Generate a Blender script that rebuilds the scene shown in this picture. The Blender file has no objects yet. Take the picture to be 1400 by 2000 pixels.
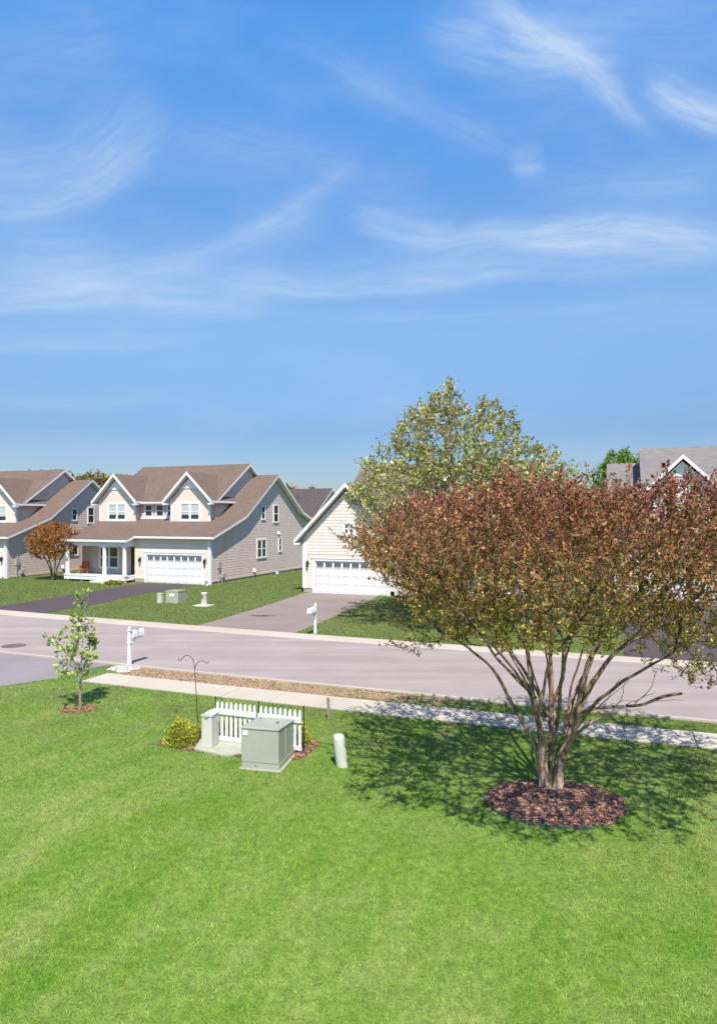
import bpy, math, random
import numpy as np
from mathutils import Vector

random.seed(7)
RNG = np.random.default_rng(11)
SC = bpy.context.scene
COL = SC.collection
R = math.radians

# ------------------------------------------------------------------ frame of the street
ANG = R(21)
U = (math.cos(ANG), -math.sin(ANG))
V = (math.sin(ANG), math.cos(ANG))
F, HC, CX, CY = 1300.0, 4.9, 700.0, 1010.0


def st(u, v):
    return (u * U[0] + v * V[0], u * U[1] + v * V[1])


def gp(x, y):
    Y = HC * F / (y - CY)
    return ((x - CX) / F * Y, Y)


def v_walk_in(u): return 15.69 + .029 * u + .00114 * u * u
def v_walk_out(u): return v_walk_in(u) + 1.08
def v_near(u): return 17.72 + .0236 * u + .00121 * u * u
def v_far_in(u): return 24.2 + .0177 * u + .00125 * u * u
def v_far_out(u): return 24.92 + .006 * u + .00115 * u * u


# ------------------------------------------------------------------ materials
def new_mat(name):
    m = bpy.data.materials.new(name)
    m.use_nodes = True
    nt = m.node_tree
    return m, nt, nt.nodes['Principled BSDF']


def N(nt, typ, **kw):
    n = nt.nodes.new(typ)
    for k, v in kw.items():
        if k in n.inputs.keys():
            n.inputs[k].default_value = v
        else:
            setattr(n, k, v)
    return n


def noise(nt, scale, detail=4, rough=.6, coord='Object', vec=None):
    n = N(nt, 'ShaderNodeTexNoise')
    n.inputs['Scale'].default_value = scale
    n.inputs['Detail'].default_value = detail
    n.inputs['Roughness'].default_value = rough
    if vec is None:
        if coord == 'World':
            vec = N(nt, 'ShaderNodeNewGeometry').outputs['Position']
        else:
            vec = N(nt, 'ShaderNodeTexCoord').outputs[coord]
    nt.links.new(vec, n.inputs['Vector'])
    return n.outputs['Fac']


def ramp(nt, fac, stops):
    r = N(nt, 'ShaderNodeValToRGB')
    el = r.color_ramp.elements
    while len(el) < len(stops):
        el.new(.5)
    for e, (p, c) in zip(el, stops):
        e.position = p
        e.color = (*c, 1) if len(c) == 3 else c
    nt.links.new(fac, r.inputs['Fac'])
    return r.outputs['Color']


def mix(nt, fac, a, b, mode='MIX'):
    m = N(nt, 'ShaderNodeMix', data_type='RGBA', blend_type=mode)
    for sock, val in ((m.inputs[0], fac), (m.inputs[6], a), (m.inputs[7], b)):
        if isinstance(val, (int, float)):
            sock.default_value = val
        elif isinstance(val, tuple):
            sock.default_value = (*val, 1) if len(val) == 3 else val
        else:
            nt.links.new(val, sock)
    return m.outputs[2]


def math_(nt, op, a, b=None, c=None):
    m = N(nt, 'ShaderNodeMath', operation=op)
    for i, val in enumerate((a, b, c)):
        if val is None:
            continue
        if isinstance(val, (int, float)):
            m.inputs[i].default_value = val
        else:
            nt.links.new(val, m.inputs[i])
    return m.outputs[0]


def bump(nt, bsdf, height, strength=.3, dist=.02):
    b = N(nt, 'ShaderNodeBump')
    b.inputs['Strength'].default_value = strength
    b.inputs['Distance'].default_value = dist
    nt.links.new(height, b.inputs['Height'])
    nt.links.new(b.outputs['Normal'], bsdf.inputs['Normal'])


def plain(name, col, rough=.6, var=.12, scale=3., metal=0, bmp=0, coord='Object', spec=.3):
    m, nt, b = new_mat(name)
    f = noise(nt, scale, 5, .65, coord)
    a = tuple(c * (1 - var) for c in col)
    d = tuple(min(1, c * (1 + var)) for c in col)
    nt.links.new(ramp(nt, f, [(.3, a), (.7, d)]), b.inputs['Base Color'])
    b.inputs['Roughness'].default_value = rough
    b.inputs['Metallic'].default_value = metal
    b.inputs['Specular IOR Level'].default_value = spec
    if bmp:
        bump(nt, b, noise(nt, scale * 12, 4, .7, coord), bmp, .01)
    return m


def siding(name, col, lap=.16, strength=1.0):
    m, nt, b = new_mat(name)
    tc = N(nt, 'ShaderNodeTexCoord').outputs['Object']
    sx = N(nt, 'ShaderNodeSeparateXYZ')
    nt.links.new(tc, sx.inputs[0])
    saw = math_(nt, 'FRACT', math_(nt, 'DIVIDE', sx.outputs['Z'], lap))
    row = math_(nt, 'FLOOR', math_(nt, 'DIVIDE', sx.outputs['Z'], lap))
    wn = N(nt, 'ShaderNodeTexWhiteNoise', noise_dimensions='1D')
    nt.links.new(row, wn.inputs['W'])
    f = noise(nt, .9, 4, .6)
    f2 = math_(nt, 'ADD', math_(nt, 'MULTIPLY', f, .7), math_(nt, 'MULTIPLY', wn.outputs['Value'], .3))
    nt.links.new(ramp(nt, f2, [(.25, tuple(c * .9 for c in col)), (.75, tuple(min(1, c * 1.08) for c in col))]),
                 b.inputs['Base Color'])
    b.inputs['Roughness'].default_value = .55
    b.inputs['Specular IOR Level'].default_value = .25
    h = math_(nt, 'SUBTRACT', 1.0, saw)
    bump(nt, b, h, strength, .03)
    return m


def shingle(name, ca, cb, cc):
    m, nt, b = new_mat(name)
    tc = N(nt, 'ShaderNodeTexCoord').outputs['Object']
    big = noise(nt, .35, 5, .65)
    mid = noise(nt, 2.2, 5, .7)
    br = N(nt, 'ShaderNodeTexBrick')
    br.inputs['Scale'].default_value = 1
    br.inputs['Brick Width'].default_value = .32
    br.inputs['Row Height'].default_value = .12
    br.inputs['Mortar Size'].default_value = .006
    br.inputs['Color1'].default_value = (.8, .8, .8, 1)
    br.inputs['Color2'].default_value = (1.12, 1.12, 1.12, 1)
    br.inputs['Mortar'].default_value = (.72, .72, .72, 1)
    nt.links.new(tc, br.inputs['Vector'])
    c = ramp(nt, big, [(.3, ca), (.5, cb), (.72, cc)])
    c = mix(nt, .35, c, ramp(nt, mid, [(.3, tuple(x * .75 for x in cb)), (.7, tuple(x * 1.25 for x in cb))]))
    c = mix(nt, .5, c, br.outputs['Color'], 'MULTIPLY')
    nt.links.new(c, b.inputs['Base Color'])
    b.inputs['Roughness'].default_value = .9
    b.inputs['Specular IOR Level'].default_value = .15
    bump(nt, b, noise(nt, 30, 3, .7), .5, .02)
    return m


def attr_mat(name, trans=.3, rough=.55, var=.25, nscale=1.2):
    m, nt, b = new_mat(name)
    at = N(nt, 'ShaderNodeAttribute')
    at.attribute_name = 'Col'
    f = noise(nt, nscale, 3, .6, 'World')
    c = mix(nt, 1.0, at.outputs['Color'], ramp(nt, f, [(.3, (1 - var,) * 3), (.7, (1 + var,) * 3)]), 'MULTIPLY')
    nt.links.new(c, b.inputs['Base Color'])
    b.inputs['Roughness'].default_value = rough
    b.inputs['Specular IOR Level'].default_value = .25
    if trans:
        t = N(nt, 'ShaderNodeBsdfTranslucent')
        nt.links.new(c, t.inputs['Color'])
        ms = N(nt, 'ShaderNodeMixShader')
        ms.inputs[0].default_value = trans
        nt.links.new(b.outputs[0], ms.inputs[1])
        nt.links.new(t.outputs[0], ms.inputs[2])
        nt.links.new(ms.outputs[0], nt.nodes['Material Output'].inputs['Surface'])
    return m


M = {}
M['white'] = plain('white_paint', (.72, .72, .73), .5, .04, 2)
M['vinyl'] = plain('white_vinyl', (.70, .70, .69), .4, .03, 2)
M['cream'] = siding('cream_siding', (.68, .585, .495), .16, .35)
M['cream_lap'] = siding('cream_lap_siding', (.62, .535, .45), .17, .7)
M['greige'] = siding('greige_siding', (.545, .45, .405), .17, .8)
M['greige_board'] = plain('greige_boards', (.60, .49, .44), .55, .07, 1.3, spec=.25)
M['grey_board'] = plain('pale_grey_boards', (.62, .60, .60), .55, .06, 1.3, spec=.25)
M['cream_board'] = plain('cream_boards', (.67, .605, .545), .55, .06, 1.3, spec=.25)
M['grey_siding'] = siding('pale_grey_siding', (.62, .60, .60), .17, .8)
M['roof_brown'] = shingle('brown_shingles', (.138, .101, .083), (.160, .116, .094), (.152, .117, .098))
M['roof_grey'] = shingle('grey_shingles', (.18, .16, .155), (.20, .18, .175), (.19, .175, .17))
M['roof_dark'] = shingle('dark_brown_shingles', (.075, .062, .06), (.09, .075, .073), (.085, .071, .07))
M['found'] = plain('foundation_concrete', (.36, .33, .31), .9, .12, 3, bmp=.3)
M['door_dark'] = plain('dark_door', (.035, .022, .018), .4, .15, 3)
M['black'] = plain('black_metal', (.02, .02, .022), .45, .2, 6)
M['grey_metal'] = plain('grey_metal', (.33, .34, .34), .45, .1, 6)
M['blind'] = plain('window_blind', (.45, .47, .46), .6, .05, 3)
M['porch'] = plain('porch_boards', (.62, .57, .55), .6, .08, 3)
M['orange'] = plain('orange_chair', (.50, .12, .04), .5, .1, 5)
M['wood_grey'] = plain('weathered_wood', (.28, .24, .20), .85, .25, 14, bmp=.4)
M['box_green'] = plain('utility_green', (.36, .36, .295), .5, .07, 2.0)
M['box_green_far'] = plain('utility_tan_green', (.36, .36, .27), .5, .07, 2.5)
M['box_pale'] = plain('utility_pale', (.52, .52, .45), .5, .06, 3)
M['bollard'] = plain('bollard_pale_green', (.50, .53, .42), .5, .07, 4)
M['pad'] = plain('concrete_pad', (.36, .37, .29), .9, .12, 6, bmp=.3)
M['sticker'] = plain('sticker_white', (.75, .76, .74), .4, .02, 2)
M['dark_mark'] = plain('dark_mark', (.08, .08, .09), .5, .1, 5)
M['iron'] = plain('cast_iron', (.15, .10, .095), .7, .25, 9, bmp=.4)
M['edging'] = plain('edging_plastic', (.055, .09, .068), .6, .45, 7)
M['vent_white'] = plain('gable_vent_white', (.78, .79, .82), .5, .03, 2)
M['leaf'] = attr_mat('leaves', .3)
M['leaf_crape'] = attr_mat('crape_leaves', .12)
M['leaf_dry'] = attr_mat('mulch_chips', 0, .9, .2, 4)
M['bark_far'] = plain('bark', (.13, .10, .08), .9, .3, 8, bmp=.5)


def glass_mat():
    m, nt, b = new_mat('window_glass')
    b.inputs['Base Color'].default_value = (.035, .04, .045, 1)
    b.inputs['Roughness'].default_value = .06
    b.inputs['Specular IOR Level'].default_value = .6
    return m


M['glass'] = glass_mat()


def bark_crape():
    m, nt, b = new_mat('peeling_bark')
    tc = N(nt, 'ShaderNodeTexCoord').outputs['Object']
    mp = N(nt, 'ShaderNodeMapping')
    mp.inputs['Scale'].default_value = (1, 1, .3)
    nt.links.new(tc, mp.inputs['Vector'])
    f = noise(nt, 11, 5, .65, vec=mp.outputs[0])
    c = ramp(nt, f, [(.34, (.06, .036, .022)), (.43, (.18, .105, .062)), (.51, (.30, .20, .13)), (.62, (.44, .355, .28))])
    at = N(nt, 'ShaderNodeAttribute')
    at.attribute_name = 'Col'
    c = mix(nt, 1.0, c, at.outputs['Color'], 'MULTIPLY')
    nt.links.new(c, b.inputs['Base Color'])
    b.inputs['Roughness'].default_value = .7
    bump(nt, b, f, .5, .015)
    return m


M['bark'] = bark_crape()


def lawn_mat(name, base_only=False):
    """short grass colour by place: mown sward with thin, yellow and lush patches"""
    m, nt, b = new_mat(name)
    pos = N(nt, 'ShaderNodeNewGeometry').outputs['Position']
    big = noise(nt, .22, 4, .55, vec=pos)
    mid = noise(nt, 1.1, 5, .6, vec=pos)
    sq = N(nt, 'ShaderNodeSeparateXYZ')
    nt.links.new(pos, sq.inputs[0])
    ca, cv = math.cos(R(24)), math.sin(R(24))
    cbn = N(nt, 'ShaderNodeCombineXYZ')
    nt.links.new(math_(nt, 'MULTIPLY', math_(nt, 'SUBTRACT', math_(nt, 'MULTIPLY', sq.outputs['X'], ca), math_(nt, 'MULTIPLY', sq.outputs['Y'], cv)), 1.5), cbn.inputs[0])
    nt.links.new(math_(nt, 'MULTIPLY', math_(nt, 'ADD', math_(nt, 'MULTIPLY', sq.outputs['X'], cv), math_(nt, 'MULTIPLY', sq.outputs['Y'], ca)), .28), cbn.inputs[1])
    stripe = noise(nt, 1.0, 4, .6, vec=cbn.outputs[0])
    c = ramp(nt, big, [(.36, (.125, .285, .018)), (.5, (.225, .345, .045)), (.62, (.31, .385, .095))])
    c = mix(nt, .55, c, ramp(nt, mid, [(.32, (.115, .28, .018)), (.5, (.22, .345, .045)), (.68, (.33, .39, .11))]))
    c = mix(nt, .38, c, ramp(nt, stripe, [(.36, (.13, .29, .025)), (.64, (.31, .40, .10))]))
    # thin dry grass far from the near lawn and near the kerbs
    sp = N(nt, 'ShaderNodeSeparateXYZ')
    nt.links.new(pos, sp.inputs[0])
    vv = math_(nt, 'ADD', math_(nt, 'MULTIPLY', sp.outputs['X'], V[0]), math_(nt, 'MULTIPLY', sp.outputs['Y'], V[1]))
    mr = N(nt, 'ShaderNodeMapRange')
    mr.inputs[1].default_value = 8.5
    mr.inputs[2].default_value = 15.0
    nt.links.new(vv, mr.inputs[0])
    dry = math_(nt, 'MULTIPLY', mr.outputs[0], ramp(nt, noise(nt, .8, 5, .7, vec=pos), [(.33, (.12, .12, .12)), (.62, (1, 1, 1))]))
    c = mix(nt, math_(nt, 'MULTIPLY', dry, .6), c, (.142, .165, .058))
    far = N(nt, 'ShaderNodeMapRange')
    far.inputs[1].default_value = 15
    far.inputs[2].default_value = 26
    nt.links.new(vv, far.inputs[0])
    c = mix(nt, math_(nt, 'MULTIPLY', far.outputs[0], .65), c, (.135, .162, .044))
    tuft = noise(nt, 7.5, 3, .65, vec=pos)
    c = mix(nt, 1.0, c, ramp(nt, tuft, [(.30, (1.00, 1.08, 1.14)), (.70, (1.72, 1.64, 2.0))]), 'MULTIPLY')
    if base_only:
        fine = noise(nt, 28, 4, .75, vec=pos)
        c = mix(nt, 1.0, c, ramp(nt, fine, [(.3, (.38,) * 3), (.7, (.78,) * 3)]), 'MULTIPLY')
        bump(nt, b, fine, .8, .04)
    else:
        at = N(nt, 'ShaderNodeAttribute')
        at.attribute_name = 'Col'
        c = mix(nt, 1.0, c, at.outputs['Color'], 'MULTIPLY')
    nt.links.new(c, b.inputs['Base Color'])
    b.inputs['Roughness'].default_value = .6
    b.inputs['Specular IOR Level'].default_value = .2
    if not base_only:
        t = N(nt, 'ShaderNodeBsdfTranslucent')
        nt.links.new(c, t.inputs['Color'])
        ms = N(nt, 'ShaderNodeMixShader')
        ms.inputs[0].default_value = .28
        nt.links.new(b.outputs[0], ms.inputs[1])
        nt.links.new(t.outputs[0], ms.inputs[2])
        nt.links.new(ms.outputs[0], nt.nodes['Material Output'].inputs['Surface'])
    return m


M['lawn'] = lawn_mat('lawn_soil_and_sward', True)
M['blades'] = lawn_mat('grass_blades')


def paving(name, col, spot, crack=False, streak=None, grain=60):
    m, nt, b = new_mat(name)
    pos = N(nt, 'ShaderNodeNewGeometry').outputs['Position']
    f = noise(nt, .5, 6, .6, vec=pos)
    g = noise(nt, grain, 3, .8, vec=pos)
    c = ramp(nt, f, [(.3, tuple(x * .9 for x in col)), (.7, tuple(min(1, x * 1.08) for x in col))])
    c = mix(nt, .8, c, ramp(nt, g, [(.25, (.72,) * 3), (.75, (1.2,) * 3)]), 'MULTIPLY')
    if streak:
        mp = N(nt, 'ShaderNodeMapping')
        mp.inputs['Rotation'].default_value = (0, 0, ANG)
        mp.inputs['Scale'].default_value = (.06, 1.1, 1)
        nt.links.new(pos, mp.inputs['Vector'])
        s = noise(nt, 1.0, 5, .6, vec=mp.outputs[0])
        c = mix(nt, .8, c, ramp(nt, s, [(.3, (.80, .79, .80)), (.7, (1.10, 1.10, 1.10))]), 'MULTIPLY')
    st_ = noise(nt, .9, 6, .75, vec=pos)
    c = mix(nt, ramp(nt, st_, [(.62, (0, 0, 0)), (.76, (.55, .55, .55))]), c, spot)
    nt.links.new(c, b.inputs['Base Color'])
    b.inputs['Roughness'].default_value = .9
    b.inputs['Specular IOR Level'].default_value = .2
    bump(nt, b, g, .3, .01)
    return m


M['road'] = paving('pale_asphalt', (.335, .286, .278), (.29, .25, .24), streak=True)
M['kerb'] = paving('kerb_concrete', (.46, .40, .34), (.36, .30, .25))
M['walk'] = paving('sidewalk_concrete', (.48, .43, .36), (.41, .36, .29))
M['drive_dark'] = paving('dark_asphalt', (.085, .066, .075), (.11, .09, .095))
M['drive_near'] = paving('near_asphalt', (.25, .225, .235), (.22, .19, .19))
M['drive_grey'] = paving('grey_brown_asphalt', (.245, .202, .185), (.205, .17, .155))
M['dirt'] = paving('bare_soil', (.34, .235, .15), (.30, .27, .12), grain=26)
M['gravel'] = paving('pale_gravel', (.60, .58, .53), (.48, .45, .40), grain=26)
M['mulch'] = plain('mulch_soil', (.13, .062, .048), .95, .35, 9, bmp=.8)
M['tarpatch'] = plain('oil_stain', (.10, .08, .078), .8, .2, 6)

# ------------------------------------------------------------------ mesh builder


class MB:
    SX = 1   # -1 mirrors a house left to right

    def __init__(self):
        self.v, self.f, self.m = [], [], []

    def add(self, vs, fs, mi=0):
        o = len(self.v)
        self.v += [tuple(p) for p in vs]
        self.f += [tuple(o + i for i in f) for f in fs]
        self.m += [mi] * len(fs)
        return self

    def box(self, x0, x1, y0, y1, z0, z1, mi=0, ch=0):
        if ch:
            c = ch
            prof = [(x0 + c, y0), (x1 - c, y0), (x1, y0 + c), (x1, y1 - c), (x1 - c, y1), (x0 + c, y1), (x0, y1 - c), (x0, y0 + c)]
            return self.prism_z(prof, z0, z1, mi)
        v = [(x0, y0, z0), (x1, y0, z0), (x1, y1, z0), (x0, y1, z0), (x0, y0, z1), (x1, y0, z1), (x1, y1, z1), (x0, y1, z1)]
        f = [(0, 3, 2, 1), (4, 5, 6, 7), (0, 1, 5, 4), (1, 2, 6, 5), (2, 3, 7, 6), (3, 0, 4, 7)]
        return self.add(v, f, mi)

    def prism_z(self, poly, z0, z1, mi=0):
        n = len(poly)
        v = [(x, y, z0) for x, y in poly] + [(x, y, z1) for x, y in poly]
        f = [tuple(range(n - 1, -1, -1)), tuple(range(n, 2 * n))] + [(i, (i + 1) % n, n + (i + 1) % n, n + i) for i in range(n)]
        return self.add(v, f, mi)

    def prism_y(self, poly, y0, y1, mi=0):
        """poly in (x, z), counter-clockwise seen from -y, extruded along y"""
        n = len(poly)
        v = [(x, y0, z) for x, z in poly] + [(x, y1, z) for x, z in poly]
        f = [tuple(range(n)), tuple(range(2 * n - 1, n - 1, -1))] + [((i + 1) % n, i, n + i, n + (i + 1) % n) for i in range(n)]
        return self.add(v, f, mi)

    def prism_x(self, poly, x0, x1, mi=0):
        """poly in (y, z), counter-clockwise seen from +x"""
        n = len(poly)
        v = [(x1, y, z) for y, z in poly] + [(x0, y, z) for y, z in poly]
        f = [tuple(range(n)), tuple(range(2 * n - 1, n - 1, -1))] + [((i + 1) % n, i, n + i, n + (i + 1) % n) for i in range(n)]
        return self.add(v, f, mi)

    def lathe(self, prof, cx=0, cy=0, n=16, mi=0, dx=0, dy=0):
        """prof list of (r, z); dx, dy lean per metre"""
        o = []
        for r, z in prof:
            for i in range(n):
                a = 2 * math.pi * i / n
                o.append((cx + r * math.cos(a) + dx * z, cy + r * math.sin(a) + dy * z, z))
        f = []
        for k in range(len(prof) - 1):
            for i in range(n):
                j = (i + 1) % n
                f.append((k * n + i, k * n + j, (k + 1) * n + j, (k + 1) * n + i))
        f.append(tuple(range(n - 1, -1, -1)))
        f.append(tuple((len(prof) - 1) * n + i for i in range(n)))
        return self.add(o, f, mi)

    def tube(self, pts, rad, n=6, mi=0):
        pts = [Vector(p) for p in pts]
        if not isinstance(rad, (list, tuple)):
            rad = [rad] * len(pts)
        vs, fs = [], []
        ref = None
        for k, p in enumerate(pts):
            d = (pts[min(k + 1, len(pts) - 1)] - pts[max(k - 1, 0)]).normalized()
            if ref is None:
                ref = d.orthogonal().normalized()
            ref = (ref - d * ref.dot(d))
            ref = ref.normalized() if ref.length > 1e-5 else d.orthogonal().normalized()
            b = d.cross(ref)
            for i in range(n):
                a = 2 * math.pi * i / n
                vs.append(p + (ref * math.cos(a) + b * math.sin(a)) * rad[k])
        for k in range(len(pts) - 1):
            for i in range(n):
                j = (i + 1) % n
                fs.append((k * n + i, k * n + j, (k + 1) * n + j, (k + 1) * n + i))
        fs.append(tuple(range(n - 1, -1, -1)))
        fs.append(tuple((len(pts) - 1) * n + i for i in range(n)))
        return self.add(vs, fs, mi)

    def build(self, name, mats, parent=None, smooth=False, loc=None, rot=0):
        if not isinstance(mats, (list, tuple)):
            mats = [mats]
        v, f = self.v, self.f
        if MB.SX < 0:
            v = [(-x, y, z) for x, y, z in v]
            f = [tuple(reversed(q)) for q in f]
        me = bpy.data.meshes.new(name)
        me.from_pydata(v, [], f)
        for m in mats:
            me.materials.append(m)
        if len(mats) > 1:
            me.polygons.foreach_set('material_index', self.m)
        if smooth:
            me.polygons.foreach_set('use_smooth', [True] * len(me.polygons))
            me.set_sharp_from_angle(angle=R(40))
        me.update()
        o = bpy.data.objects.new(name, me)
        COL.objects.link(o)
        if parent:
            o.parent = parent
        if loc:
            o.location = loc
        if rot:
            o.rotation_euler = (0, 0, rot)
        return o


def tag(o, label=None, cat=None, group=None, kind=None):
    for k, val in (('label', label), ('category', cat), ('group', group), ('kind', kind)):
        if val:
            o[k] = val
    return o


def thing(name, label, cat, loc=(0, 0, 0), rot=0, group=None):
    o = bpy.data.objects.new(name, None)
    o.empty_display_size = .3
    COL.objects.link(o)
    o.location = loc
    o.rotation_euler = (0, 0, rot)
    return tag(o, label, cat, group)


def copy_tree(o, parent=None):
    c = o.copy()
    COL.objects.link(c)
    if parent:
        c.parent = parent
    for ch in list(o.children):
        copy_tree(ch, c)
    return c


def np_mesh(name, verts, faces_n, mat, parent=None, col=None, smooth=False):
    """verts (N,3); every face has faces_n consecutive vertices"""
    me = bpy.data.meshes.new(name)
    n = len(verts)
    nf = n // faces_n
    me.vertices.add(n)
    me.vertices.foreach_set('co', np.ascontiguousarray(verts, np.float32).ravel())
    me.loops.add(n)
    me.loops.foreach_set('vertex_index', np.arange(n, dtype=np.int32))
    me.polygons.add(nf)
    me.polygons.foreach_set('loop_start', np.arange(0, n, faces_n, dtype=np.int32))
    me.polygons.foreach_set('loop_total', np.full(nf, faces_n, np.int32))
    me.update(calc_edges=True)
    if col is not None:
        a = me.color_attributes.new('Col', 'FLOAT_COLOR', 'POINT')
        c4 = np.ones((n, 4), np.float32)
        c4[:, :3] = col
        a.data.foreach_set('color', c4.ravel())
    me.materials.append(mat)
    if smooth:
        me.polygons.foreach_set('use_smooth', np.ones(nf, bool))
    o = bpy.data.objects.new(name, me)
    COL.objects.link(o)
    if parent:
        o.parent = parent
    return o


# ------------------------------------------------------------------ ground
def structure(o):
    return tag(o, kind='structure')


def sheet(name, poly, z, mat):
    mb = MB()
    mb.add([(x, y, z) for x, y in poly], [tuple(range(len(poly)))])
    o = mb.build(name, mat)
    if o.data.polygons[0].normal.z < 0:
        o.data.flip_normals()
    return structure(o)


def strip(name, fa, fb, u0, u1, z, mat, n=60, wob=0):
    mb = MB()
    us = np.linspace(u0, u1, n)
    vs, fs = [], []
    for u in us:
        a, b = fa(u), fb(u)
        if wob:
            a += wob * (random.random() - .5)
            b += wob * (random.random() - .5)
        vs += [(*st(u, a), z), (*st(u, b), z)]
    for i in range(n - 1):
        fs.append((2 * i, 2 * i + 2, 2 * i + 3, 2 * i + 1))
    mb.add(vs, fs)
    return structure(mb.build(name, mat))


mb = MB()
g = 1600
mb.add([(-g, -200, 0), (g, -200, 0), (g, g, 0), (-g, g, 0)], [(0, 1, 2, 3)])
structure(mb.build('lawn', M['lawn']))

strip('road', lambda u: v_near(u) + .28, v_far_in, -95, 70, .006, M['road'], 80)


def kerb(name, fa, fb, road_side):
    us = np.linspace(-95, 70, 120)
    mb = MB()
    vs, fs = [], []
    prof = [(0, -.02), (0, .055), (.3, .06), (.72, .03), (1, .010), (1, -.02)]
    for u in us:
        a, b = fa(u), fb(u)
        for t, z in prof:
            vv = a + (b - a) * (t if road_side > 0 else 1 - t)
            vs.append((*st(u, vv), z))
    k = len(prof)
    for i in range(len(us) - 1):
        for j in range(k - 1):
            q = (i * k + j, (i + 1) * k + j, (i + 1) * k + j + 1, i * k + j + 1)
            fs.append(q if road_side > 0 else q[::-1])
    mb.add(vs, fs)
    return structure(mb.build(name, M['kerb'], smooth=True))


kerb('kerb_near', v_near, lambda u: v_near(u) + .30, 1)
kerb('kerb_far', lambda u: v_far_in(u) - .02, lambda u: v_far_out(u), -1)

# sidewalk in slabs
mb = MB()


def slab_run(a, b, gap):
    ua = a
    while ua < b:
        ub = min(ua + 1.45, b)
        q = [st(ua + gap, v_walk_in(ua)), st(ub - gap, v_walk_in(ub)), st(ub - gap, v_walk_out(ub)), st(ua + gap, v_walk_out(ua))]
        mb.prism_z(q, -.02, .03)
        ua = ub


slab_run(-14.75, -9.95, .004)
for k in range(11):
    slab_run(-9.94 + 5.8 * k, -9.95 + 5.8 * (k + 1), .004)
structure(mb.build('sidewalk', M['walk']))

# driveways
pts = [(-60, 2)] + [gp(-300, 1420), gp(0, 1341.5), gp(54, 1334), gp(108, 1326), gp(150, 1313), gp(228, 1300.2)]
ue = [-22, -27, -32]
poly = [gp(-150, 1377), gp(0, 1341.5), gp(54, 1334), gp(108, 1326), gp(129, 1316.5), gp(165, 1308), gp(215, 1299.5)]
for u in (-17, -19, -21, -23, -25):
    poly.append(st(u, v_near(u) + .02))
poly += [st(-27, 12.0)]
sheet('driveway_near', poly, .008, M['drive_near'])


def farv(x, y):
    return gp(x, y)


def kerb_pt(x, y):
    p = gp(x, y)
    u = p[0] * U[0] + p[1] * U[1]
    return st(u, v_far_out(u) - .01)


sheet('driveway_dark', [kerb_pt(-110, 1185), gp(0, 1184.6), gp(100, 1169), gp(226, 1147.4), gp(255, 1142.5), gp(283, 1139.5), gp(397, 1143.5), gp(371, 1146.5), gp(290, 1158.6), gp(198, 1179), gp(120, 1192), kerb_pt(92, 1198)], .008, M['drive_dark'])
sheet('driveway_grey', [kerb_pt(383, 1223), gp(440, 1207), gp(497, 1190), gp(550, 1173), gp(594, 1159), gp(612, 1157), gp(740, 1163), gp(728, 1171), gp(676, 1194), gp(625, 1217), kerb_pt(578, 1236.4)], .008, M['drive_grey'])

# ------------------------------------------------------------------ houses


def rects_frame(mb, plane, a0, a1, z0, z1, w, d0, d1, mi=0):
    """four boards round an opening; plane 'f' = facing -y at depth d0..d1, 's' = facing +x"""
    for (p, q, r, s) in ((a0 - w, a0, z0 - w, z1 + w), (a1, a1 + w, z0 - w, z1 + w), (a0, a1, z1, z1 + w), (a0, a1, z0 - w, z0)):
        if plane == 'f':
            mb.box(p, q, d0, d1, r, s, mi)
        else:
            mb.box(d0, d1, p, q, r, s, mi)


def lap_boards(house, plane, rows, mat, off=0.):
    """overlapping boards: rows of (z0, z1, a, b); 's' on a wall facing +x, 'f' on a wall facing -y"""
    mb = MB()
    for z0, z1, a, b in rows:
        t = .016
        if plane == 's':
            q = [(off + .002, a, z1), (off + t, a, z0), (off + .002, a, z0), (off + .002, b, z1), (off + t, b, z0), (off + .002, b, z0)]
            f = [(0, 1, 4, 3), (1, 2, 5, 4), (0, 2, 1), (3, 4, 5)]
        else:
            q = [(a, off - .002, z1), (a, off - t, z0), (a, off - .002, z0), (b, off - .002, z1), (b, off - t, z0), (b, off - .002, z0)]
            f = [(0, 1, 4, 3), (1, 2, 5, 4), (0, 2, 1), (3, 4, 5)]
        mb.add(q, f)
    return mb.build('siding', mat, house)


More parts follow.
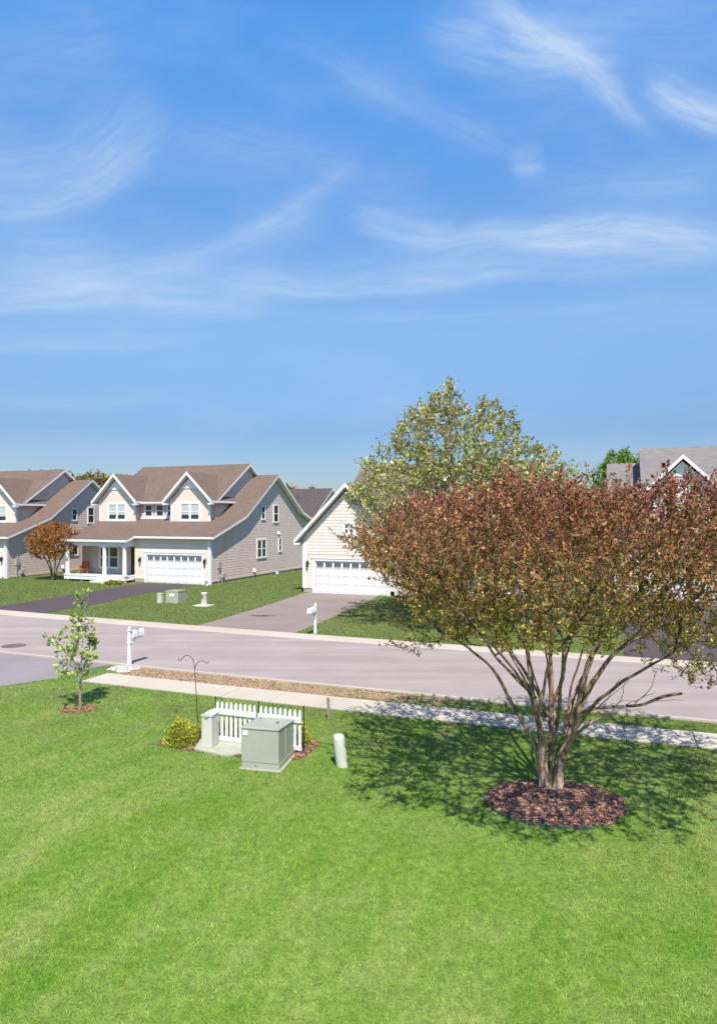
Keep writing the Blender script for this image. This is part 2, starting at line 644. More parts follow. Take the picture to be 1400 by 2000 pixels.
def window(house, plane, a0, a1, z0, z1, d, lights=2, trim=.12, blind=False, cross=False, name='window'):
    """a0..a1 x z0..z1 opening; d = wall plane coordinate (y for front walls, x for side walls)"""
    f = MB()
    sgn = -1 if plane == 'f' else 1
    lo, hi = sorted((d + sgn * .055, d - sgn * .02))
    rects_frame(f, plane, a0, a1, z0, z1, trim, lo, hi)
    lo2, hi2 = sorted((d + sgn * .035, d - sgn * .02))
    w = (a1 - a0) / lights
    for k in range(1, lights):
        x = a0 + w * k
        m_ = .06
        (f.box(x - m_, x + m_, lo, hi, z0, z1) if plane == 'f' else f.box(lo, hi, x - m_, x + m_, z0, z1))
    wo = f.build(name, M['vinyl'], house)
    s = MB()
    pa = MB()
    bl = MB()
    zm = (z0 + z1) / 2
    lo3, hi3 = sorted((d + sgn * .012, d - sgn * .03))
    for k in range(lights):
        x0 = a0 + w * k + (.06 if k else 0)
        x1 = a0 + w * (k + 1) - (.06 if k < lights - 1 else 0)
        t = .035
        for (p, q, r_, t_) in ((x0, x0 + t, z0, z1), (x1 - t, x1, z0, z1), (x0 + t, x1 - t, zm - t, zm + t),
                               (x0 + t, x1 - t, z0, z0 + t), (x0 + t, x1 - t, z1 - t, z1)):
            (s.box(p, q, lo2, hi2, r_, t_) if plane == 'f' else s.box(lo2, hi2, p, q, r_, t_))
        (pa.box(x0, x1, lo3, hi3, z0, z1) if plane == 'f' else pa.box(lo3, hi3, x0, x1, z0, z1))
        if blind:
            b0 = sorted((d + sgn * .018, d + sgn * .008))
            bl.box(x0 + t, x1 - t, b0[0], b0[1], zm + t, z1 - t)
            bl.box(x0 + t, x1 - t, b0[0], b0[1], zm - t - .2, zm - t)
    s.build('sash', M['vinyl'], wo)
    pa.build('pane', M['glass'], wo)
    if blind:
        bl.build('blind', M['blind'], wo)
    return wo


def roof_profile(house, prof, x0, x1, thick, mroof, name='roof'):
    """prof: (y, z) along the top from front to rear; a slab of even thickness with white fascia"""
    top = list(prof)
    bot = [(y, z - thick) for y, z in prof]
    mb = MB()
    n = len(top)
    for i in range(n - 1):
        (ya, za), (yb, zb) = top[i], top[i + 1]
        mb.add([(x0, ya, za), (x1, ya, za), (x1, yb, zb), (x0, yb, zb)], [(0, 1, 2, 3)], 0)
        (yc, zc), (yd, zd) = bot[i], bot[i + 1]
        mb.add([(x0, yc, zc), (x1, yc, zc), (x1, yd, zd), (x0, yd, zd)], [(3, 2, 1, 0)], 1)
        mb.add([(x1, ya, za), (x1, yc, zc), (x1, yd, zd), (x1, yb, zb)], [(0, 1, 2, 3)], 1)
        mb.add([(x0, ya, za), (x0, yb, zb), (x0, yd, zd), (x0, yc, zc)], [(0, 1, 2, 3)], 1)
    for (y, z), s in ((top[0], 1), (top[-1], -1)):
        q = [(x0, y, z), (x0, y, z - thick), (x1, y, z - thick), (x1, y, z)]
        mb.add(q, [(0, 1, 2, 3) if s > 0 else (3, 2, 1, 0)], 1)
    return mb.build(name, [mroof, M['white']], house)


def cross_gable_roof(house, cx, half, z_apex, z_eave, y0, y1, thick, mroof, name='gable_roof'):
    mb = MB()
    P = [(cx - half, z_eave), (cx, z_apex), (cx + half, z_eave)]
    for i in range(2):
        (xa, za), (xb, zb) = P[i], P[i + 1]
        mb.add([(xa, y0, za), (xb, y0, zb), (xb, y1, zb), (xa, y1, za)], [(0, 1, 2, 3)], 0)
        mb.add([(xa, y0, za - thick), (xb, y0, zb - thick), (xb, y1, zb - thick), (xa, y1, za - thick)], [(3, 2, 1, 0)], 1)
        mb.add([(xa, y0, za), (xa, y0, za - thick), (xb, y0, zb - thick), (xb, y0, zb)], [(0, 1, 2, 3)], 1)
        mb.add([(xa, y1, za), (xb, y1, zb), (xb, y1, zb - thick), (xa, y1, za - thick)], [(0, 1, 2, 3)], 1)
    for (x, z), s in ((P[0], 1), (P[2], -1)):
        q = [(x, y0, z), (x, y1, z), (x, y1, z - thick), (x, y0, z - thick)]
        mb.add(q, [(0, 1, 2, 3) if s > 0 else (3, 2, 1, 0)], 1)
    r = mb.build(name, [mroof, M['white']], house)
    rb = MB()
    for i in range(2):
        (xa, za), (xb, zb) = P[i], P[i + 1]
        d = .24
        poly = [(xa, za - d), (xb, zb - d), (xb, zb + .012), (xa, za + .012)]
        rb.prism_y(poly, y0 - .03, y0 + .012)
    for (x, z), s in ((P[0], 1), (P[2], -1)):
        rb.box(min(x, x + s * .34), max(x, x + s * .34), y0 - .025, y0 + .35, z - .30, z - .19)
    rb.build('rake_board', M['white'], r)
    return r


def gable_front(house, cx, hw, z0, z_apex_wall, y, depth, mwall, vent_z, z_eave_wall, mside=None):
    """front wall of a dormer: pentagon with white triangular vent panel and corner boards"""
    mb = MB()
    poly = [(cx - hw, z0), (cx + hw, z0), (cx + hw, z_eave_wall), (cx, z_apex_wall), (cx - hw, z_eave_wall)]
    mb.prism_y(poly, y, y + .15, 0)
    mb.box(cx - hw, cx - hw + .12, y + .15, y + depth, z0, z_eave_wall, 1)
    mb.box(cx + hw - .12, cx + hw, y + .15, y + depth, z0, z_eave_wall, 1)
    w = mb.build('gable_wall', [mwall, mside or mwall], house)
    t = MB()
    for s in (-1, 1):
        x = cx + s * hw
        t.box(x - .08 if s > 0 else x - .03, x + .03 if s > 0 else x + .08, y - .03, y - .003, z0, z_eave_wall)
        t.box(x if s > 0 else x - .03, x + .03 if s > 0 else x, y - .003, y + .12, z0, z_eave_wall)
    t.box(cx - hw + .08, cx + hw - .08, y - .025, y - .003, z0 + .0, z0 + .14)
    t.build('corner_board', M['white'], w)
    p = MB()
    sl = (z_apex_wall - z_eave_wall) / hw
    hh = (z_apex_wall - vent_z) / sl
    p.prism_y([(cx - hh, vent_z), (cx + hh, vent_z), (cx, z_apex_wall)], y - .02, y - .004)
    p.box(cx - hh - .1, cx + hh + .1, y - .05, y - .021, vent_z - .07, vent_z + .02)
    p.build('gable_vent', M['vent_white'], w)
    return w


def garage_door(house, x0, x1, z1, y, windows=8):
    d = MB()
    rows = 4
    hgt = z1 / rows
    for r_ in range(rows):
        d.box(x0, x1, y + .06, y + .12, r_ * hgt + .006, (r_ + 1) * hgt - .006)
        if r_ < 3:
            npan = 8
            w = (x1 - x0) / npan
            for k in range(npan):
                xa, xb = x0 + k * w + .08, x0 + (k + 1) * w - .08
                za, zb = r_ * hgt + .1, (r_ + 1) * hgt - .1
                d.box(xa, xb, y + .048, y + .059, za, zb, ch=.0)
    do = d.build('garage_door', M['vinyl'], house)
    g_ = MB()
    fr = MB()
    w = (x1 - x0) / windows
    za, zb = 3 * hgt + .12, z1 - .11
    for k in range(windows):
        xa, xb = x0 + k * w + .08, x0 + (k + 1) * w - .08
        g_.box(xa, xb, y + .05, y + .058, za, zb)
        for xx in (xa + (xb - xa) / 3, xa + 2 * (xb - xa) / 3):
            fr.box(xx - .007, xx + .007, y + .036, y + .049, za, zb)
        rects_frame(fr, 'f', xa, xb, za, zb, .022, y + .034, y + .058)
    g_.build('pane', M['glass'], do)
    fr.build('window_frame', M['vinyl'], do)
    t = MB()
    tw = .2
    t.box(x0 - tw, x0, y - .03, y + .12, 0, z1 + tw)
    t.box(x1, x1 + tw, y - .03, y + .12, 0, z1 + tw)
    t.box(x0, x1, y - .03, y + .12, z1, z1 + tw)
    t.box(x0 - tw - .05, x1 + tw + .05, y - .06, y - .031, z1 + tw - .05, z1 + tw + .03)
    t.build('garage_trim', M['white'], house)
    return do


def lamp(house, x, y, z):
    l = MB()
    l.box(x - .05, x + .05, y - .03, y - .004, z - .12, z + .1)
    l.tube([(x, y - .03, z + .1), (x, y - .12, z + .16), (x, y - .16, z + .06)], .018, 5)
    l.lathe([(.02, z + .1), (.1, z + .02), (.08, z - .22), (.03, z - .26)], x, y - .16, 8)
    return l.build('wall_lamp', M['black'], house)


def wall_tube_downspout(house, x, y, z0, z1, m):
    d = MB()
    d.box(x - .05, x + .05, y - .09, y - .004, z0 + .12, z1)
    d.add([(x - .05, y - .09, z0 + .12), (x + .05, y - .09, z0 + .12), (x + .05, y - .004, z0 + .12), (x - .05, y - .004, z0 + .12),
           (x - .05, y - .42, z0 + .02), (x + .05, y - .42, z0 + .02), (x + .05, y - .36, z0 + .0), (x - .05, y - .36, z0 + .0)],
          [(0, 4, 5, 1), (1, 5, 6, 2), (2, 6, 7, 3), (3, 7, 4, 0), (4, 7, 6, 5)])
    return d.build('downspout', m, house)


def house_twin_gable(label, loc, rot, roof, front, side, mirror=False, group=None):
    board = M['greige_board'] if side is M['greige'] else M['grey_board']
    MB.SX = -1 if mirror else 1
    H = thing('house', label, 'house', loc, rot, group)
    L = -12.6
    # foundation
    f = MB()
    f.box(L + .02, -.02, .92, 16.7, -.5, .26)
    f.box(-6.68, -5.56, .02, .92, -.5, .26)
    f.box(-.70, -.02, .02, .92, -.5, .26)
    f.build('foundation', M['found'], H)
    # ground floor and side walls: side wall follows the roof profile
    prof = [(0, 3.40), (4.3, 4.78), (9.6, 8.28), (14.35, 5.15), (16.8, 4.42)]
    w = MB()
    poly = [(0, .26)] + [(16.8, .26)] + prof[::-1]
    w.prism_x(poly, -.15, 0)
    poly_l = [(.9, .26), (16.8, .26)] + prof[::-1][:-1] + [(.9, 3.69)]
    w.prism_x(poly_l, L, L + .15)
    w.box(L + .15, -.15, 16.65, 16.8, .26, 4.4)
    w.build('side_wall', side, H)
    rows = []
    py, pz = [p[0] for p in prof], [p[1] for p in prof]
    for k in range(39):
        z0 = .31 + k * .2
        z1 = z0 + .2
        a, b = .17, 16.79
        if z1 > 3.4:
            a = max(a, float(np.interp(z1, pz[:3], py[:3])))
        if z1 > 4.42:
            b = float(np.interp(-z1, [-q for q in pz[2:]], py[2:]))
        if b - a > .1:
            rows.append((z0, z1, a, b))
    lap_boards(H, 's', rows, board, 0)
    w = MB()
    # garage front wall, with the opening for the door
    w.box(-6.7, -5.58, 0, .15, .26, 3.38)
    w.box(-.72, -.0, .0, .0 + .15, .26, 3.38) if False else w.box(-.72, -.151, 0, .15, .26, 3.38)
    w.box(-5.58, -.72, 0, .15, 2.12, 3.38)
    w.build('front_wall', front, H)
    w = MB()
    w.box(-6.7, -6.55, .15, 2.2, .3, 3.6)
    w.box(L + .15, -6.7, .9, 1.05, .26, 3.66)
    w.build('porch_wall', side if not mirror else front, H)
    # corner board
    t = MB()
    t.box(-.16, .03, -.03, -.003, .0, 3.38)
    t.box(.003, .03, -.003, .16, .0, 3.38)
    t.build('corner_board', M['white'], H)
    t = MB()
    t.box(.004, .03, .17, 16.8, .2, .30)
    t.build('skirt_board', M['white'] if mirror else side, H)
    garage_door(H, -5.58, -.72, 2.10, .0)
    lamp(H, -6.15, 0, 1.75)
    lamp(H, -.42, 0, 1.75)
    # roofs
    r1 = [(-.38, 3.46), (4.32, 5.0), (9.61, 8.52), (14.38, 5.38), (17.2, 4.52)]
    roof_profile(H, r1, L - .22, .47, .18, roof, 'lower_roof')
    sl = (5.0 - 3.46) / 4.7
    pr = MB()
    x0, x1, ya, yb = L - .22, -6.45, -1.25, -.36
    za, zb = 3.46 - sl * (ya * -1 - .38) - 0, 3.46 + sl * .02
    za = 3.46 - sl * (.87)
    pr.add([(x0, ya, za + .012), (x1, ya, za + .012), (x1, yb, zb + .012), (x0, yb, zb + .012)], [(0, 1, 2, 3)], 0)
    pr.add([(x0, ya, za - .16), (x1, ya, za - .16), (x1, yb, zb - .2), (x0, yb, zb - .2)], [(3, 2, 1, 0)], 1)
    pr.add([(x0, ya, za + .012), (x0, ya, za - .16), (x1, ya, za - .16), (x1, ya, za + .012)], [(0, 1, 2, 3)], 1)
    pr.add([(x1, ya, za + .012), (x1, ya, za - .16), (x1, yb, zb - .2), (x1, yb, zb + .012)], [(0, 1, 2, 3)], 1)
    pr.add([(x0, ya, za + .012), (x0, yb, zb + .012), (x0, yb, zb - .2), (x0, ya, za - .16)], [(0, 1, 2, 3)], 1)
    pr.build('porch_roof', [roof, M['white']], H)
    # gutters
    MB().box(-6.43, .45, -.47, -.385, 3.33, 3.44).build('gutter', M['white'], H)
    MB().box(L - .2, -6.47, -1.34, -1.255, za - .13, za - .02).build('gutter', M['white'], H)
    wall_tube_downspout(H, -.07, -.03, -.02, 3.35, M['white'])
    # porch
    bm_ = MB()
    bm_.box(L + .1, -6.62, -1.02, -.86, 2.72, za - .15)
    bm_.box(L + .1, L + .3, -.86, .9, 2.72, 2.98)
    bm_.box(-6.78, -6.62, -.86, -.001, 2.72, 3.12)
    bm_.build('porch_beam', M['white'], H)
    dk = MB()
    dk.box(L + .1, -6.72, -1.12, .9, .40, .47)
    dk.build('porch_deck', M['porch'], H)
    dk = MB()
    dk.box(L + .1, -6.72, -1.10, -1.04, .16, .40)
    dk.box(-6.78, -6.72, -1.04, -.0, .16, .40)
    dk.box(L + .1, L + .16, -1.04, .9, .16, .40)
    for k in range(5):
        dk.box(L + .3 + k * 1.35, L + .45 + k * 1.35, -1.0, -.85, -.4, .40)
    dk.build('porch_skirt', M['white'], H)
    stp = MB()
    stp.box(-9.25, -7.0, -1.42, -1.11, -.2, .31, ch=0)
    stp.box(-9.4, -7.1, -1.74, -1.421, -.2, .15)
    stp.build('porch_steps', M['porch'], H)
    for x in (-12.3, -8.72, -6.85):
        c = MB()
        c.box(x - .19, x + .19, -1.13, -.75, .47, .56)
        c.lathe([(.165, .56), (.165, .6), (.15, .63), (.135, 2.58), (.16, 2.6), (.17, 2.66)], x, -.94, 16)
        c.box(x - .18, x + .18, -1.12, -.76, 2.66, 2.72)
        c.build('porch_column', M['white'], H, smooth=True)
    window(H, 'f', -10.75, -9.05, .98, 2.55, .9, 2, .13)
    d = MB()
    d.box(-7.75, -6.80, .84, .895, .47, 2.55)
    d.box(-7.62, -6.95, .81, .839, .62, 1.35)
    d.box(-7.62, -6.95, .81, .839, 1.5, 2.4)
    d.build('front_door', M['door_dark'], H)
    # upper storey
    w = MB()
    x0u, x1u = L + .15, -1.95
    mprof = [(3.62, 6.02), (8.45, 9.12), (13.2, 6.02)]
    poly = [(3.62, 4.5)] + [(13.2, 4.5)] + mprof[::-1]
    w.prism_x(poly, x1u - .15, x1u)
    w.prism_x(poly, x0u, x0u + .15)
    w.box(x0u + .15, x1u - .15, 3.62, 3.77, 4.5, 6.02)
    w.build('upper_wall', side, H)
    roof_profile(H, [(3.25, 6.12), (8.45, 9.43), (13.6, 6.12)], x0u - .3, x1u + .34, .2, roof, 'main_roof')
    MB().box(-9.1, -6.05, 3.165, 3.245, 6.0, 6.11).build('gutter', M['white'], H)
    MB().box(-1.9, -1.63, 3.165, 3.245, 6.0, 6.11).build('gutter', M['white'], H)
    for cx in (-10.95, -3.85):
        gable_front(H, cx, 1.80, 4.42, 8.08, 3.0, .7, front, 7.22, 6.28, side)
        cross_gable_roof(H, cx, 2.27, 8.44, 6.17, 2.52, 6.9, .16, roof)
        window(H, 'f', cx - .83, cx + .83, 4.72, 5.93, 3.0, 2, .16, blind=True)
    t = MB()
    t.box(-9.1, -5.7, 3.575, 3.617, 4.76, 4.90)
    t.box(-9.1, -5.7, 3.575, 3.617, 5.92, 6.02)
    t.build('window_band', M['white'], H)
    for xa in (-8.62, -7.52, -6.42):
        window(H, 'f', xa, xa + .68, 4.98, 5.86, 3.62, 1, .08)
    # side windows
    window(H, 's', 7.4, 7.92, 4.75, 5.75, .03, 1, .09)
    window(H, 's', 9.5, 10.25, 4.5, 5.88, .03, 1, .11)
    window(H, 's', 6.7, 8.08, 1.62, 3.0, .03, 2, .11)
    window(H, 's', 10.42, 10.85, 1.95, 3.0, .03, 1, .09)
    # services on the side wall
    b = MB()
    b.box(.004, .16, .85, 1.15, 1.15, 1.65)
    b.tube([(.08, .93, 1.15), (.08, .93, .0)], .03, 6)
    b.tube([(.08, 1.06, 1.65), (.08, 1.06, 2.0)], .025, 6)
    b.lathe([(.1, 0), (.1, .1)], 0, 0, 10) if False else None
    b.build('electric_meter', M['grey_metal'], H)
    b = MB()
    b.box(.06, .3, 1.2, 1.6, .45, .72)
    b.tube([(.18, 1.25, .45), (.18, 1.25, -.1)], .035, 6)
    b.tube([(.18, 1.55, .45), (.18, 1.55, -.1)], .035, 6)
    b.build('gas_meter', M['grey_metal'], H)
    for (y, z, s) in ((6.15, .62, .13), (10.35, 3.55, .12), (10.0, .12, .1)):
        b = MB()
        b.add([(.004, y - s, z - s), (.004, y + s, z - s), (.004, y + s, z + s), (.004, y - s, z + s),
               (.2, y - s * .8, z - s * .9), (.2, y + s * .8, z - s * .9), (.12, y + s * .8, z + s * .6), (.12, y - s * .8, z + s * .6)],
              [(0, 1, 5, 4), (1, 2, 6, 5), (2, 3, 7, 6), (3, 0, 4, 7), (4, 5, 6, 7)])
        b.build('vent_hood', M['white'], H)
    for y in (9.6, 13.9):
        MB().box(-.015, .006, y - .2, y + .2, .02, .18).build('foundation_vent', M['dark_mark'], H)
    b = MB()
    b.tube([(-4.6, 11.0, 7.4), (-4.6, 11.0, 8.35)], .06, 8)
    b.build('vent_pipe', M['dark_mark'], H)
    MB.SX = 1
    return H


OA = (-10.647, 47.895, 0)
hA = house_twin_gable('tan house with brown roof, two white trimmed front gables and dark asphalt driveway',
                      OA, -ANG, M['roof_brown'], M['cream'], M['greige'], group='houses across the street')
hL = copy_tree(hA)
hL.location = (-27.98, 52.94, -.13)
hL.rotation_euler = (0, 0, -R(17))
hL['label'] = 'brown roofed house at the left edge of the photo, behind the orange leafed tree'
hC = house_twin_gable('pale grey roofed house with white gable, behind the right side of the reddish tree',
                      (14.8, 38.6, .2), -ANG, M['roof_grey'], M['grey_siding'], M['grey_siding'], mirror=True, group='houses across the street')


def house_garage_gable():
    H = thing('house', 'cream house with steep garage gable and small square window, half hidden by trees', 'house', (-3.6, 43.333, 0), -ANG, group='houses across the street')
    roof = M['roof_brown']
    f = MB()
    f.box(.02, .66, .02, .6, -.4, .28)
    f.box(.02, 13.9, .6, 11.5, -.4, .28)
    f.build('foundation', M['found'], H)
    w = MB()
    w.prism_y([(0, .28), (.88, .28), (.88, 3.55), (0, 3.55)], 0, .15)
    w.prism_y([(.88, 2.12), (5.76, 2.12), (5.76, 3.55), (.88, 3.55)], 0, .15)
    w.prism_y([(5.76, .28), (6.3, .28), (6.3, 3.55), (5.76, 3.55)], 0, .15)
    w.prism_y([(0, 3.55), (6.3, 3.55), (3.15, 6.72)], 0, .15)
    w.build('garage_wall', M['cream_lap'], H)
    rows = []
    for k in range(32):
        z0 = .30 + k * .2
        z1 = z0 + .2
        if z1 < 2.3:
            rows += [(z0, z1, .24, .67), (z0, z1, 5.97, 6.29)]
        elif z0 > 2.32:
            d_ = max(0, (z1 - 3.56) * .99)
            if 3.13 - d_ > .1:
                rows.append((z0, z1, .24 if d_ < .24 else d_, 6.29 - d_))
    lap_boards(H, 'f', rows, M['cream_board'], 0)
    w = MB()
    w.box(0, .15, .15, 11.5, .28, 3.5)
    w.box(6.15, 6.3, .15, 3, .28, 3.5)
    w.build('side_wall', M['greige'], H)
    cross_gable_roof(H, 3.12, 3.58, 7.05, 3.42, -.45, 9.5, .2, roof, 'garage_roof')
    garage_door(H, .88, 5.76, 2.08, 0)
    window(H, 'f', 2.95, 3.52, 3.87, 4.45, -.03, 2, .2)
    lamp(H, .36, 0, 1.95)
    t = MB()
    t.box(-.03, .24, -.03, -.003, .28, 3.3)
    t.box(-.03, -.003, -.003, .2, .28, 3.3)
    t.build('corner_board', M['white'], H)
    t = MB()
    t.box(-.2, .0, -.06, .02, 2.95, 3.32)
    t.build('eave_return', M['grey_metal'], H)
    # main body
    w = MB()
    poly = [(3.5, .28), (11.3, .28), (11.3, 5.7), (7.5, 8.4), (3.5, 5.75)]
    w.prism_x(poly, 1.7, 1.85)
    w.prism_x(poly, 13.85, 14.0)
    w.box(1.85, 13.85, 3.5, 3.65, 4.2, 5.8)
    w.box(6.3, 13.85, 1.5, 1.65, .28, 3.9)
    w.build('main_wall', M['cream_lap'], H)
    roof_profile(H, [(3.1, 5.92), (7.5, 8.75), (11.7, 5.9)], 1.38, 14.3, .2, roof, 'main_roof')
    roof_profile(H, [(-.5, 3.25), (3.55, 4.6)], 6.6, 14.3, .18, roof, 'porch_roof')
    gable_front(H, 10.0, 1.9, 4.3, 8.2, 2.9, .7, M['cream'], 7.45, 6.35)
    cross_gable_roof(H, 10.0, 2.3, 8.6, 6.3, 2.4, 7.2, .16, roof)
    window(H, 'f', 9.2, 10.8, 4.75, 6.0, 2.9, 2, .16, blind=True)
    window(H, 'f', 10.2, 11.9, 1.0, 2.6, 1.5, 2, .13)
    d = MB()
    d.box(7.4, 8.4, 1.43, 1.495, .42, 2.5)
    d.build('front_door', M['door_dark'], H)
    dk = MB()
    dk.box(6.32, 14, -.3, 1.5, .1, .42)
    dk.build('porch_deck', M['porch'], H)
    for x in (6.6, 9.0, 11.4, 13.8):
        c = MB()
        c.box(x - .19, x + .19, -.32 + .05, .06, .42, .5)
        c.lathe([(.16, .5), (.14, .56), (.13, 2.8), (.17, 2.9)], x, -.1, 14)
        c.build('porch_column', M['white'], H, smooth=True)
    b = MB()
    b.box(6.3, 14.1, -.22, -.02, 2.9, 3.1)
    b.build('porch_beam', M['white'], H)
    return H


hB = house_garage_gable()


def house_back():
    H = thing('house', 'distant house with plain dark roof, seen in the gap between the two nearest houses', 'house', (-5.5, 78.3, 0), -R(24), group=None)
    w = MB()
    poly = [(0, 0), (10, 0), (10, 4.75), (5, 8.3), (0, 4.75)]
    w.prism_x(poly, -.15, 0)
    w.prism_x(poly, -14, -13.85)
    w.box(-13.85, -.15, 0, .15, 0, 4.7)
    w.box(-13.85, -.15, 9.85, 10, 0, 4.7)
    w.build('wall', M['greige'], H)
    roof_profile(H, [(-.4, 4.65), (5, 8.5), (10.4, 4.65)], -14.3, .35, .2, M['roof_dark'], 'roof')
    b = MB()
    b.tube([(-3.6, 3.2, 7.0), (-3.6, 3.2, 7.75)], .08, 8)
    b.build('vent_pipe', M['dark_mark'], H)
    window(H, 's', 4.3, 5.6, 4.6, 6.0, 0, 2, .12)
    window(H, 'f', -4, -2.4, 1.0, 2.5, 0, 2, .12)
    return H


house_back()

# driveway of the grey house, rising to its garage
c0 = Vector((14.8, 38.6, 0))


def hc(u, v, z):
    return (c0.x + u * U[0] + v * V[0], c0.y + u * U[1] + v * V[1], z)


def hk(u):
    p = hc(u, 0, 0)
    uu = p[0] * U[0] + p[1] * U[1]
    return (*st(uu, v_far_out(uu) - .01), .008)


mb = MB()
mb.add([hk(.3), hk(6.3), hc(6.0, -7, .012), hc(6.0, .1, .215), hc(.5, .1, .215), hc(.5, -7, .012)], [(0, 1, 2, 5), (5, 2, 3, 4)])
structure(mb.build('driveway_far', M['drive_dark']))
mb = MB()
mb.add([hc(-3, -7, .002), hc(.5, -7, .002), hc(.5, .5, .2), hc(-3, .5, .2), hc(6, -7, .002), hc(18, -7, .002), hc(18, 18, .2), hc(6, .5, .2), hc(-3, 18, .2),hc(-8,-7,.002),hc(-8,18,.002)],
       [(0, 1, 2, 3), (4, 5, 6, 7), (3, 2, 7, 6, 8), (9, 0, 3, 8, 10)])
structure(mb.build('bank', M['lawn']))


# ------------------------------------------------------------------ trees
def colonize(nodes, parents, attract, step, di, dk, iters, rng):
    """grow a branch skeleton through a cloud of points"""
    P = [np.array(p, float) for p in nodes]
    par = list(parents)
    A = np.array(attract, float)
    arr = np.array(P)
    d2 = ((A[:, None, :] - arr[None]) ** 2).sum(2)
    near = d2.argmin(1)
    nd = d2.min(1)
    alive = np.ones(len(A), bool)
    for it in range(iters):
        idx = np.where(alive & (nd < di * di))[0]
        if len(idx) == 0:
            if it > 4:
                break
            di *= 1.5
            continue
        arr = np.array(P)
        dirs = A[idx] - arr[near[idx]]
        dirs /= np.linalg.norm(dirs, axis=1)[:, None] + 1e-9
        acc = {}
        for k, n_ in zip(range(len(idx)), near[idx]):
            if n_ in acc:
                acc[n_] += dirs[k]
            else:
                acc[n_] = dirs[k].copy()
        new = []
        for n_, d in acc.items():
            l = np.linalg.norm(d)
            if l < 1e-3:
                d = rng.normal(size=3)
                l = np.linalg.norm(d)
            d = d / l + rng.normal(size=3) * .18
            d /= np.linalg.norm(d)
            new.append(P[n_] + d * step)
            par.append(n_)
        base = len(P)
        P += new
        nn = np.array(new)
        dd = ((A[:, None, :] - nn[None]) ** 2).sum(2)
        m = dd.min(1)
        better = m < nd
        near[better] = dd.argmin(1)[better] + base
        nd = np.minimum(nd, m)
        alive &= nd > dk * dk
        if len(P) > 16000:
            break
    return np.array(P), np.array(par)


def pipe_radius(par, tip, expo=2.3):
    n = len(par)
    acc = np.zeros(n)
    kids = np.zeros(n, int)
    for i in range(n):
        if par[i] >= 0:
            kids[par[i]] += 1
    for i in range(n - 1, -1, -1):
        if kids[i] == 0:
            acc[i] = tip ** expo
        if par[i] >= 0:
            acc[par[i]] += acc[i]
    return acc ** (1 / expo), kids


def frustums(a, b, ra, rb, k=5):
    d = b - a
    L_ = np.linalg.norm(d, axis=1)[:, None] + 1e-9
    d = d / L_
    ref = np.where(np.abs(d[:, 2:3]) < .9, np.array([[0, 0, 1.]]), np.array([[1., 0, 0]]))
    x = np.cross(d, ref)
    x /= np.linalg.norm(x, axis=1)[:, None]
    y = np.cross(d, x)
    b2 = b + d * np.minimum(rb[:, None] * .5, .02)
    quads = []
    for i in range(k):
        a0, a1 = 2 * math.pi * i / k, 2 * math.pi * (i + 1) / k
        c0, s0, c1, s1 = math.cos(a0), math.sin(a0), math.cos(a1), math.sin(a1)
        quads.append(np.stack([a + (x * c1 + y * s1) * ra[:, None], a + (x * c0 + y * s0) * ra[:, None],
                               b2 + (x * c0 + y * s0) * rb[:, None], b2 + (x * c1 + y * s1) * rb[:, None]], 1))
    return np.concatenate(quads).reshape(-1, 3)


def leaf_quads(pos, dirs, length, width, rng, flat=.5):
    """one folded-diamond leaf per point, pointing roughly along dirs"""
    n = len(pos)
    d = dirs + rng.normal(size=(n, 3)) * .6
    d /= np.linalg.norm(d, axis=1)[:, None] + 1e-9
    up = rng.normal(size=(n, 3)) + np.array([0, 0, flat * 2])
    s = np.cross(d, up)
    s /= np.linalg.norm(s, axis=1)[:, None] + 1e-9
    sc_ = np.clip(np.exp(rng.normal(size=n) * .33), .45, 1.8)
    l = (length * sc_ * (.8 + .3 * rng.random(n)))[:, None]
    w = (width * sc_ * (.8 + .3 * rng.random(n)))[:, None]
    q = np.stack([pos, pos + d * l * .45 - s * w * .5, pos + d * l, pos + d * l * .5 + s * w * .5], 1)
    return q.reshape(-1, 3)


def scatter_crown(shoots_a, shoots_d, shoots_l, per, rng):
    """points along shoots: base, direction, length"""
    n = len(shoots_a)
    t = rng.random((n, per)) ** .8
    pos = shoots_a[:, None, :] + shoots_d[:, None, :] * (t * shoots_l[:, None])[..., None]
    pos = pos + rng.normal(size=pos.shape) * .012
    dirs = np.repeat(shoots_d[:, None, :], per, 1) * .7
    idx = np.repeat(np.arange(n), per)
    return pos.reshape(-1, 3), dirs.reshape(-1, 3), idx, t.reshape(-1)


